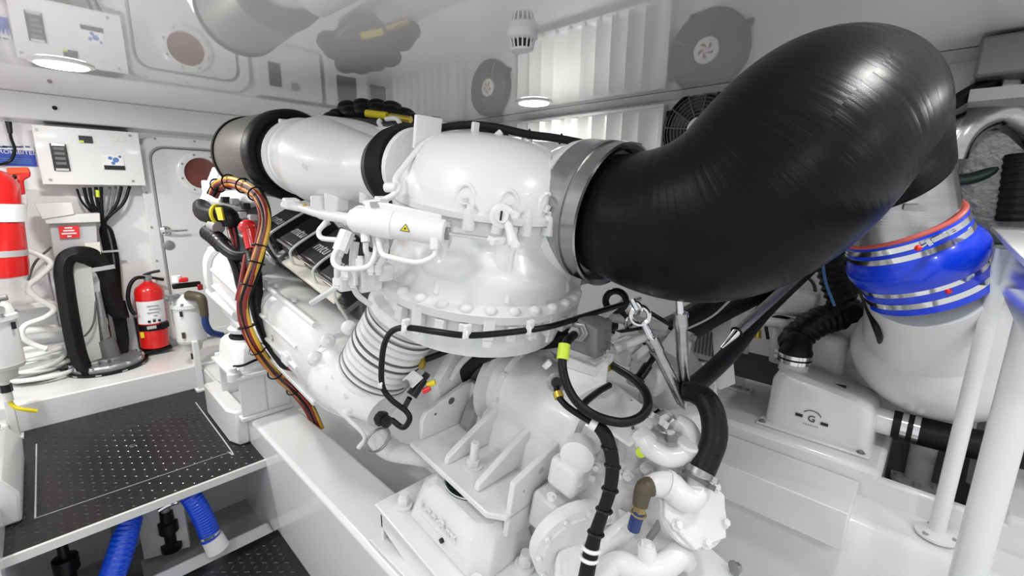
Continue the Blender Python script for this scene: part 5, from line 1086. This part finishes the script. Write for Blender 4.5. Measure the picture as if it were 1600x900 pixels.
# lead along the housing rim, with its drop by the bellows
RC = thing('rim_cable', 'black cable clipped along the turbine housing rim and dropping by the bellows', 'cable', p(620, 660, 1.4))
B(MB().tube([p(612, 656, 1.44), p(630, 668, 1.42), p(640, 655, 1.41), p(634, 642, 1.41), p(612, 625, 1.41), p(598, 605, 1.40), p(596, 575, 1.37), p(600, 540, 1.34), p(612, 518, 1.30), p(635, 512, 1.26), p(680, 518, 1.22), p(730, 524, 1.21), p(790, 520, 1.22), p(850, 512, 1.26), p(885, 503, 1.32), p(925, 490, 1.42), p(975, 475, 1.5)], .009, 10, 5), 'cable', 'black', RC)
for (x, y, d) in ((634, 513, 1.25), (730, 522, 1.2), (828, 515, 1.235), (597, 600, 1.395)): B(MB().box(p(x, y - 4, d), (.022, .012, .04), ER).torus(p(x, y, d), EX - EY, .012, .004, 14, 6), 'clip', 'white', RC, bevel=.002)
TC = thing('top_cable', 'black taped cable running over the engine top to the steel collar', 'cable', p(800, 205, 1.4))
B(MB().tube([p(676, 202, 1.5), p(700, 198, 1.47), p(735, 195, 1.44), p(775, 199, 1.43), p(825, 210, 1.42), p(870, 216, 1.42), p(920, 226, 1.42), p(960, 236, 1.5)], .0125, 12), 'cable', 'rubber', TC)
for (x, y) in ((826, 210), (876, 217)): B(MB().torus(p(x, y, 1.42), p(x + 10, y + 2, 1.42) - p(x, y, 1.42), .0135, .004, 18, 6), 'tape_band', 'black', TC)
# dark hoses in the gap above the gearbox
BGH = thing('gap_hose', 'black and grey hoses crossing the dark gap between housing and gearbox', 'hose', p(760, 560, 1.62))
B(MB().tube([p(705, 592, 1.58), p(722, 565, 1.57), p(755, 540, 1.56), p(800, 525, 1.56), p(850, 517, 1.58)], .012, 10), 'grey_hose', 'lightgrey', BGH)
B(MB().tube([p(705, 645, 1.9), p(725, 580, 1.75), p(770, 545, 1.6), p(820, 535, 1.6), p(870, 528, 1.62)], .035, 14), 'black_hose', 'rubber', BGH)
B(MB().tube([p(860, 530, 1.7), p(900, 520, 1.75), p(960, 505, 1.8)], .03, 12), 'black_hose', 'black', BGH)
# ================================================================== struts and pipes under the elbow
def strut(a, b, lab, hook):
    t = thing('support_strut', lab, 'strut', p(*b)); A, Bq = p(*a), p(*b); d = (Bq - A); L_ = d.length; n = d.normalized()
    B(MB().cyl(A, A + n * L_ * .25, .011, n=12), 'upper_rod', 'chrome', t)
    B(MB().lathe(A + n * L_ * .25, n, [(-.02, .012), (-.02, .020), (.02, .021), (.03, .017), (L_ * .66, .017), (L_ * .74, .006)], 18), 'turnbuckle', 'steel', t)
    if hook: B(MB().torus(A - n * .025, p(a[0], a[1], 1) - CAM, .026, .008, 24, 8), 'eye', 'chrome', t); B(MB().cyl(A - n * .08, A - n * .045, .010, n=10).torus(A - n * .05, EX, .016, .006, 18, 6), 'shackle', 'chrome', t)
    else: B(MB().bolt(A + n * L_ * .22 + EX * .02, EX, .010, .02), 'lock_bolt', 'chrome', t)
strut((1006, 505, 1.34), (1072, 640, 1.34), 'slanting steel turnbuckle strut with eye under the elbow', True)
strut((1061, 458, 1.30), (1070, 622, 1.36), 'upright steel turnbuckle strut beside the slanting one', False)
EP = thing('elbow_plate', 'pale triangular bracket behind the upright steel strut', 'bracket', p(1060, 560, 1.5))
B(MB().prism([p(1035, 545, 1.55), p(1060, 512, 1.5), p(1082, 520, 1.5), p(1075, 570, 1.5)], EY * .012), 'plate', 'lightgrey', EP); B(MB().bolt(p(1080, 527, 1.48), -EY, .010, .015), 'bolt', 'galv', EP)
LH = thing('cooling_hose', 'long black hose climbing behind the steel pipe under the elbow', 'hose', p(1090, 600, 1.6))
B(MB().tube([p(1078, 608, 1.48), p(1100, 590, 1.56), p(1140, 552, 1.66), p(1190, 490, 1.8), p(1250, 432, 1.95), p(1280, 405, 2.0)], .032, 14), 'hose', 'hose', LH)
SPp = thing('steel_pipe', 'thin stainless pipe with pointed end lying along the black hose', 'pipe', p(1128, 545, 1.55))
B(MB().tube([p(1127, 544, 1.55), p(1150, 520, 1.58), p(1152, 518, 1.58)], [.004, .016, .016], 12, 1), 'tip', 'chrome', SPp); B(MB().cyl(p(1150, 520, 1.58), p(1262, 418, 1.78), .017, n=14), 'tube', 'brushed', SPp); B(MB().torus(p(1151, 519, 1.58), p(1262, 418, 1.78) - p(1150, 520, 1.58), .018, .004, 16, 6), 'tape', 'black', SPp)
BK = thing('exhaust_hose', 'wide dark hose running under the big elbow behind the struts', 'hose', p(1120, 500, 1.8))
B(MB().tube([p(1000, 540, 1.95), p(1060, 515, 1.9), p(1120, 480, 1.9), p(1200, 440, 1.95)], .07, 18), 'hose', 'rubber', BK)
B(MB().tube([p(1060, 520, 1.76), p(1110, 496, 1.76), p(1140, 470, 1.8)], .004, 8), 'white_wire', 'lightgrey', BK)
RP = thing('rod_linkage', 'thin pale rods and pipes behind the struts under the elbow', 'linkage', p(960, 500, 1.6))
for a_, b_, r_, m in (((935, 500, 1.55), (975, 470, 1.6), .010, 'offwhite'), ((940, 490, 1.6), (1000, 466, 1.7), .009, 'chrome'), ((985, 470, 1.6), (1060, 515, 1.7), .008, 'black'), ((955, 520, 1.6), (1008, 512, 1.6), .006, 'black'), ((965, 478, 1.7), (980, 500, 1.7), .012, 'black'), ((955, 495, 1.7), (1040, 510, 1.75), .02, 'offwhite'), ((975, 495, 1.8), (1050, 530, 1.8), .03, 'lightgrey')):
    B(MB().cyl(p(*a_), p(*b_), r_, n=12), 'rod', m, RP)
B(MB().torus(p(962, 470, 1.6), p(962, 470, 1) - p(962, 470, 2), .035, .012, 24, 8), 'black_ring', 'black', RP)
B(MB().torus(p(985, 500, 1.6), EY, .03, .006, 20, 6, 0, 4), 'ring_tie', 'chrome', RP)
CN = thing('inline_connector', 'black inline electrical connector strapped beside the slanting strut', 'connector', p(1005, 580, 1.5))
B(MB().cyl(p(998, 592, 1.46), p(1012, 572, 1.5), .016, n=10).cyl(p(1012, 572, 1.5), p(1020, 560, 1.52), .010, n=10).cyl(p(995, 596, 1.46), p(1000, 590, 1.46), .020, n=8), 'connector', 'black', CN); B(MB().tube([p(1020, 560, 1.52), p(1015, 545, 1.56), p(1005, 535, 1.6)], .006, 8), 'lead', 'black', CN)
B(MB().cyl(p(948, 575, 1.44), p(956, 568, 1.46), .014, n=10), 'gold_plug', 'gold', CN)
# black gearbox hose
GH = thing('water_hose', 'black rubber hose arching down to the pump with a steel clamp', 'hose', p(1092, 752, 1.2))
B(MB().tube([p(1070, 612, 1.34), p(1085, 613, 1.32), p(1103, 625, 1.28), p(1114, 650, 1.25), p(1116, 685, 1.22), p(1106, 715, 1.21), p(1095, 742, 1.2)], [.029, .032, .033, .034, .034, .033, .032], 18), 'hose', 'hose', GH)
ca = (p(1106, 715, 1.21) - p(1092, 748, 1.2)); hose_clamp(GH, p(1093, 738, 1.205), ca, .038, .016, 'brushed'); hose_clamp(GH, p(1088, 748, 1.2), ca, .037, .010, 'dull')
# ================================================================== right-hand side
SCV = thing('strainer_cover', 'glossy white moulded cover with an oval emblem on the plinth', 'strainer cover', V((2.15, .3, .415)))
zb_ = .413
k0, k1, k2, k3 = pZ(1180, 662, zb_), pZ(1358, 720, zb_), pZ(1400, 690, zb_), pZ(1210, 630, zb_)
k2 = V((k1.x + .33, k1.y + .0, zb_)); k3 = V((k0.x + .33, k0.y, zb_))
B(MB().prism([k0, k1, k2, k3], (0, 0, .012)), 'base_flange', 'gel', SCV, bevel=.006)
XA, XB, YA, YB = k0.x + .03, k0.x + .29, k1.y + .0, k0.y - .02
def rr(x0, x1, y0, y1, z, c, n=5):
    out = []
    for cx, cy, a in ((x1 - c, y1 - c, 0), (x0 + c, y1 - c, PI / 2), (x0 + c, y0 + c, PI), (x1 - c, y0 + c, 1.5 * PI)):
        out += [V((cx + c * math.cos(a + PI / 2 * i / n), cy + c * math.sin(a + PI / 2 * i / n), z(cy + c * math.sin(a + PI / 2 * i / n)))) for i in range(n + 1)]
    return out
H1, H0 = .235, .185
zf = lambda f: (lambda y: zb_ + .012 + f * (H0 + (H1 - H0) * min(1, max(0, (y - YA) / (YB - YA) * 1.3))))
B(MB().loft([rr(XA, XB, YA, YB, zf(0), .05), rr(XA + .004, XB - .004, YA + .004, YB - .004, zf(.5), .05), rr(XA + .008, XB - .008, YA + .01, YB - .006, zf(.82), .05), rr(XA + .02, XB - .02, YA + .025, YB - .02, zf(.95), .05), rr(XA + .045, XB - .045, YA + .06, YB - .045, zf(1.0), .045)]), 'cover', 'gel', SCV)
fxx = XA - .001; lc_ = pX(1268, 655, fxx)
B(MB().torus(lc_ + V((.002, 0, .0)), (1, 0, 0), .036, .0016, 24, 6, .6 + PI, 2.6 + PI), 'emblem_arc', 'print', SCV)
text('G', .038, lc_, (0, -1, 0), (0, 0, 1), 'print', SCV); [B(MB().box(lc_ + V((0, .024 - .008 * i, -.028)), (.002, .004, .005)), 'emblem_print', 'grey', SCV) for i in range(7)]
for dy, dz in ((.045, .002), (-.045, -.006)): B(MB().box(lc_ + V((0, dy, dz)), (.002, .026, .012)), 'emblem_bar', 'print', SCV)
for q in (k0 + V((.02, -.02, .012)), k1 + V((.02, .03, .012)), k2 + V((-.03, .03, .012))): B(MB().bolt(q, (0, 0, 1), .010, .008), 'bolt', 'galv', SCV)
nk = V(((XA + XB) / 2, YB - .06, zb_ + .23)); B(MB().cyl(nk, nk + V((0, 0, .06)), .058, .055, 28), 'inlet_neck', 'gel', SCV)
nz = V(((XA + XB) / 2 - .01, YA + .02, zb_ + .115)); B(MB().cyl(nz, nz + V((0, -.10, 0)), .052, .048, 28), 'outlet_neck', 'gel', SCV)
OH = thing('outlet_hose', 'black hose with two steel clamps leaving the strainer cover', 'hose', nz + V((.1, -.25, -.05)))
o0 = nz + V((0, -.06, 0)); B(MB().tube([o0, o0 + V((.005, -.1, 0)), o0 + V((.05, -.28, -.005)), o0 + V((.16, -.55, -.01)), o0 + V((.36, -.75, -.01))], .054, 22), 'hose', 'hose', OH)
for s_ in (.035, .07): hose_clamp(OH, o0 + V((.002, -s_, 0)), (0, 1, 0), .055, .018)
IH = thing('inlet_hose', 'black corrugated hose bending from the strainer cover up behind the elbow', 'hose', nk + V((0, 0, .05)))
i0 = nk + V((0, 0, .045)); 
ip = [i0, i0 + V((0, 0, .06)), p(1243, 530, 2.02), p(1275, 505, 2.02), p(1315, 492, 2.02), p(1340, 470, 2.05)]
B(MB().ribtube(ip[:5], .058, .007, 12, 22), 'wrapped_hose', 'hose', IH)
B(MB().ribtube([p(1330, 500, 2.0), p(1316, 470, 2.0), p(1302, 430, 2.02), p(1296, 395, 2.05)], .052, .010, 11, 22), 'ribbed_hose', 'rubber', IH)
for s_ in (.012, .036): hose_clamp(IH, nk + V((0, 0, .035 + s_)), (0, 0, 1), .064, .016)
B(MB().tube([p(1285, 405, 1.93), p(1290, 440, 1.92), p(1304, 478, 1.92)], .006, 8), 'blue_tracer', 'printblue', IH)
TH_ = thing('tank_line', 'thin black tube running down to the silencer tank top', 'hose', p(1378, 540, 1.5))
B(MB().tube([p(1322, 410, 1.72), p(1340, 440, 1.68), p(1358, 485, 1.6), p(1372, 520, 1.57), p(1378, 540, 1.66)], .011, 10), 'tube', 'black', TH_); B(MB().tube([p(1330, 390, 1.85), p(1326, 430, 1.85), p(1335, 460, 1.85)], .018, 10), 'ribbed_line', 'rubber', TH_)
B(MB().cyl(p(1340, 490, 1.9), p(1385, 475, 1.9), .04, n=14), 'stub_hose', 'rubber', TH_)
# ---- frame posts on the plinth
def post(x, y, d, ht, lab):
    b = pZ(x, y, zb_); t = thing('frame_post', lab, 'post', b)
    B(MB().box(b + V((0, 0, .006)), (.07, .16, .012)), 'foot', 'white', t, bevel=.003)
    B(MB().box(b + V((0, .03, ht / 2)), (.05, .012, ht)).box(b + V((.02, 0, ht / 2)), (.012, .06, ht)), 'angle', 'white', t)
    for s_ in (-.055, -.02): B(MB().cyl(b + V((0, s_, .012)), b + V((0, s_, .016)), .009, n=12), 'screw', 'galv', t)
post(1150, 607, 0, .40, 'white angle post footed on the plinth beside the strainer cover'); post(1120, 590, 0, .46, 'white angle post standing behind the black hose')
# ---- equipment on the far side of the plinth (seen through the gap)
def pq(x, y, d): return p(x, y, min(d, 2.16))
EQ = thing('pump_set', 'white pump and pipework on the hull side behind the strainer cover', 'pump', pZ(1300, 600, .413))
B(MB().lathe(pq(1290, 540, 2.35), (0, -1, .1), [(0, .06), (.02, .09), (.10, .095), (.14, .08), (.2, .07)], 28), 'pump_head', 'white', EQ)
B(MB().cyl(pq(1215, 520, 2.3), pq(1240, 512, 2.3), .05, n=20), 'valve_body', 'white', EQ)
B(MB().tube([pq(1228, 520, 2.2), pq(1262, 505, 2.2), pq(1300, 495, 2.25)], .035, 14), 'navy_hose', 'navy', EQ); hose_clamp(EQ, pq(1222, 521, 2.2), pq(1262, 505, 2.2) - pq(1222, 521, 2.2), .037, .02)
for a_, b_, r_ in (((1190, 480, 2.5), (1320, 500, 2.5), .02), ((1180, 500, 2.55), (1330, 520, 2.55), .025), ((1235, 540, 2.4), (1250, 580, 2.4), .04), ((1255, 485, 2.5), (1258, 520, 2.5), .014), ((1300, 560, 2.3), (1345, 590, 2.25), .03)):
    B(MB().cyl(pq(*a_), pq(*b_), r_, n=14), 'pipe', 'whiteplastic', EQ)
B(MB().box(pq(1265, 545, 2.5), (.2, .3, .22)), 'housing', 'white', EQ, bevel=.03); B(MB().box(pq(1240, 470, 2.55), (.1, .2, .1)), 'bracket', 'white', EQ, bevel=.01)
for (x, y) in ((1183, 522), (1280, 540), (1286, 545)): B(MB().cyl(pq(x, y - 6, 2.2), pq(x, y + 6, 2.2), .018, n=10), 'brass_valve', 'gold', EQ)
B(MB().tube([pq(1200, 530, 2.3), pq(1198, 505, 2.3), pq(1215, 495, 2.3), pq(1240, 500, 2.3)], .008, 8), 'black_tube', 'black', EQ); B(MB().tube([pq(1258, 430, 2.4), pq(1272, 445, 2.4), pq(1274, 470, 2.4), pq(1268, 490, 2.4)], .008, 8), 'green_tube', 'greenhose', EQ)
B(MB().box(pq(1190, 575, 2.2), (.3, .5, .03)), 'dark_tray', 'dark', EQ); B(MB().tube([pq(1255, 590, 1.95), pq(1290, 600, 1.9), pq(1322, 606, 1.85)], .010, 8), 'black_lead', 'black', EQ); B(MB().box(pq(1300, 572, 2.1), (.02, .09, .018)), 'black_bar', 'black', EQ); B(MB().tube([pq(1262, 565, 2.1), pq(1278, 568, 2.1), pq(1290, 570, 2.1)], .006, 8), 'red_wire', 'red', EQ)
RC2 = thing('red_container', 'red container glimpsed below the elbow beside the steel pipe', 'container', p(1190, 470, 2.3))
B(MB().prism([p(1180, 478, 2.3), p(1205, 455, 2.3), p(1212, 430, 2.3), p(1185, 445, 2.3)], V((.05, .08, 0))), 'body', 'darkred', RC2, bevel=.01)
GR = thing('vent_grille', 'small grey slotted grille behind the struts', 'grille', p(1105, 540, 2.0)); gq = p(1103, 535, 2.05)
B(MB().box(gq, (.02, .12, .16)), 'plate', 'lightgrey', GR)
for i in range(6): B(MB().box(gq + V((-.012, -.04 + i * .016, 0)), (.006, .008, .11)), 'slot', 'dull', GR)
CR = thing('angle_stand', 'white folded metal stand beside the grille behind the struts', 'stand', p(1100, 590, 1.8))
B(MB().prism([p(1080, 552, 1.8), p(1095, 566, 1.8), p(1115, 568, 1.85), p(1125, 640, 1.8), p(1085, 640, 1.7)], EY * .02), 'plate', 'white', CR, bevel=.004); B(MB().prism([p(1118, 500, 1.95), p(1140, 490, 1.95), p(1150, 600, 1.9), p(1125, 610, 1.9)], EY * .02), 'plate', 'white', CR, bevel=.004)
# ---- pipe in the plinth recess
RPp = thing('recess_fitting', 'grey flanged standpipe in the dark recess under the outlet hose', 'pipe', V((2.27, -.08, -.05)))
rq = pZ(1432, 752, .16); rq.z = -.05; B(MB().cyl(rq, rq + V((0, 0, .42)), .045, n=24), 'standpipe', 'offwhite', RPp); B(MB().lathe(rq, (0, 0, 1), [(.20, .09), (.22, .09), (.222, .05)], 32), 'flange', 'offwhite', RPp)
for i in range(6): a = 2 * PI * i / 6; B(MB().bolt(rq + V((.072 * math.cos(a), .072 * math.sin(a), .22)), (0, 0, 1), .012, .018), 'bolt', 'lightgrey', RPp)
# ---- handrail
hb = pZ(1462, 836, .298); 
HR = thing('rail_post', 'thin white post on a round foot holding the shelf at the right', 'post', hb)
top = V((hb.x, hb.y, 1.255))
B(MB().cyl(hb, top, .022, n=24), 'post', 'white', HR)
B(MB().lathe(hb, (0, 0, 1), [(0, .055), (.008, .055), (.014, .035), (.02, .024)], 32), 'foot', 'white', HR)
for i in range(3): a = 2 * PI * i / 3 + .4; B(MB().cyl(hb + V((.042 * math.cos(a), .042 * math.sin(a), .008)), hb + V((.042 * math.cos(a), .042 * math.sin(a), .013)), .009, n=12), 'screw', 'grey', HR)
TB = thing('instrument_shelf', 'white shelf with polished side panel mirroring the blue coupling at the right', 'shelf', V((1.7, -.25, 1.15)))
mat('mirrorpanel', (.86, .87, .88), .12, .92, var=.03)
B(MB().bx(1.02, 2.52, -.46, -.104, 1.276, 1.292), 'top', 'white', TB, bevel=.003)
B(MB().bx(1.02, 2.52, -.134, -.122, 1.15, 1.276), 'side_panel', 'mirrorpanel', TB)
BP = thing('thick_post', 'thick white round pillar at the right picture edge', 'pillar', pZ(1530, 960, .215))
b0 = p(1512, 900, 1.16)
B(MB().cyl((b0.x, b0.y, .20), (b0.x, b0.y, 1.275), .034, n=36), 'shaft', 'gel', BP)
B(MB().lathe((b0.x, b0.y, .20), (0, 0, 1), [(0, .075), (.012, .075), (.02, .045)], 36), 'foot', 'gel', BP)
SW = thing('side_panel', 'grey insulated panel behind the thick pillar', 'panel', p(1570, 700, 1.5))
B(MB().prism([p(1560, 560, 1.75), p(1600, 560, 1.7), p(1560, 760, 1.75), p(1520, 760, 1.8)], V((.02, .02, 0))), 'panel', 'grey', SW)
# ---- top right corner pipework
AP = thing('steel_arch_pipe', 'polished steel pipe arching at the right beside the elbow', 'pipe', p(1500, 250, 1.9))
B(MB().tube([p(1478, 245, 1.75), p(1492, 212, 1.72), p(1520, 186, 1.7), p(1560, 172, 1.68), p(1600, 182, 1.66), p(1640, 225, 1.66)], .065, 28), 'pipe', 'steel', AP)
B(MB().torus(p(1550, 174, 1.69), p(1580, 172, 1.68) - p(1540, 176, 1.7), .066, .003, 32, 6), 'weld', 'brushed', AP)
PE = thing('pipe_elbow', 'white plastic elbow on the steel arch with a black hose', 'elbow', p(1570, 155, 1.6))
B(MB().tube([p(1572, 156, 1.6), p(1575, 138, 1.6), p(1570, 122, 1.6), p(1555, 125, 1.6)], .032, 18), 'elbow', 'whiteplastic', PE); B(MB().lathe(p(1572, 158, 1.6), (0, 0, 1), [(-.01, .04), (.03, .042)], 20), 'socket', 'whiteplastic', PE)
B(MB().tube([p(1552, 128, 1.6), p(1525, 140, 1.62), p(1495, 158, 1.66), p(1470, 175, 1.7)], .025, 14), 'hose', 'hose', PE); B(MB().torus(p(1554, 127, 1.6), p(1525, 140, 1.62) - p(1552, 128, 1.6), .028, .006, 20, 6), 'clamp', 'black', PE)
B(MB().tube([p(1515, 130, 1.8), p(1545, 124, 1.8)], .008, 8), 'stay', 'lightgrey', PE)
GHo = thing('green_hose', 'dark green hoses crossing inside the steel arch', 'hose', p(1490, 285, 1.8))
B(MB().tube([p(1485, 282, 1.8), p(1520, 278, 1.78), p(1560, 262, 1.75), p(1592, 235, 1.72), p(1600, 205, 1.7)], .022, 14), 'hose', 'greenhose', GHo); B(MB().tube([p(1496, 238, 1.85), p(1525, 222, 1.83), p(1555, 205, 1.8)], .022, 14), 'hose', 'greenhose', GHo); B(MB().tube([p(1508, 278, 1.9), p(1516, 255, 1.9), p(1520, 240, 1.9)], .02, 12), 'hose', 'black', GHo)
B(MB().cyl(p(1545, 200, 1.78), p(1556, 206, 1.78), .024, n=8), 'fitting', 'chrome', GHo)
LG = thing('lagged_pipe', 'black lagged pipe standing at the right picture edge', 'pipe', p(1590, 340, 1.7))
B(MB().ribtube([p(1585, 345, 1.72), p(1592, 300, 1.7), p(1600, 240, 1.68)], .05, .004, 9, 20), 'lagging', 'rubber', LG)
FP = thing('foil_panel', 'silver quilted insulation panel behind the steel arch', 'insulation', pX(1550, 270, 2.6))
mb = MB(); fo = pX(1480, 190, 2.60); 
mat('foil', (.17, .17, .17), .4, .7, var=.3, bump=.5, bscale=28)
B(MB().bx(2.585, 2.62, -.75, .02, 1.22, 1.66), 'quilt', 'foil', FP, bevel=.01)
B(MB().bx(2.56, 2.63, -.75, .04, 1.12, 1.22), 'rail', 'lightgrey', FP, bevel=.01); B(MB().bx(2.56, 2.63, -.75, .03, 1.06, 1.12), 'red_rail', 'darkred', FP)
DP = thing('grey_header', 'grey duct beam at the top right corner under the ceiling', 'duct', V((2.5, -.3, 1.70)))
B(MB().bx(2.30, XW, -1.2, .03, 1.80, 1.93), 'duct', 'midgrey', DP, bevel=.01); B(MB().bx(2.28, XW, -1.2, .03, 1.72, 1.76), 'rail', 'grey', DP)
GT = thing('green_tag', 'small green tag hanging behind the black hose', 'tag', p(1531, 153, 1.66)); B(MB().sphere(p(1531, 153, 1.66), (.025, .012, .025), 12, 8), 'tag', 'green', GT)
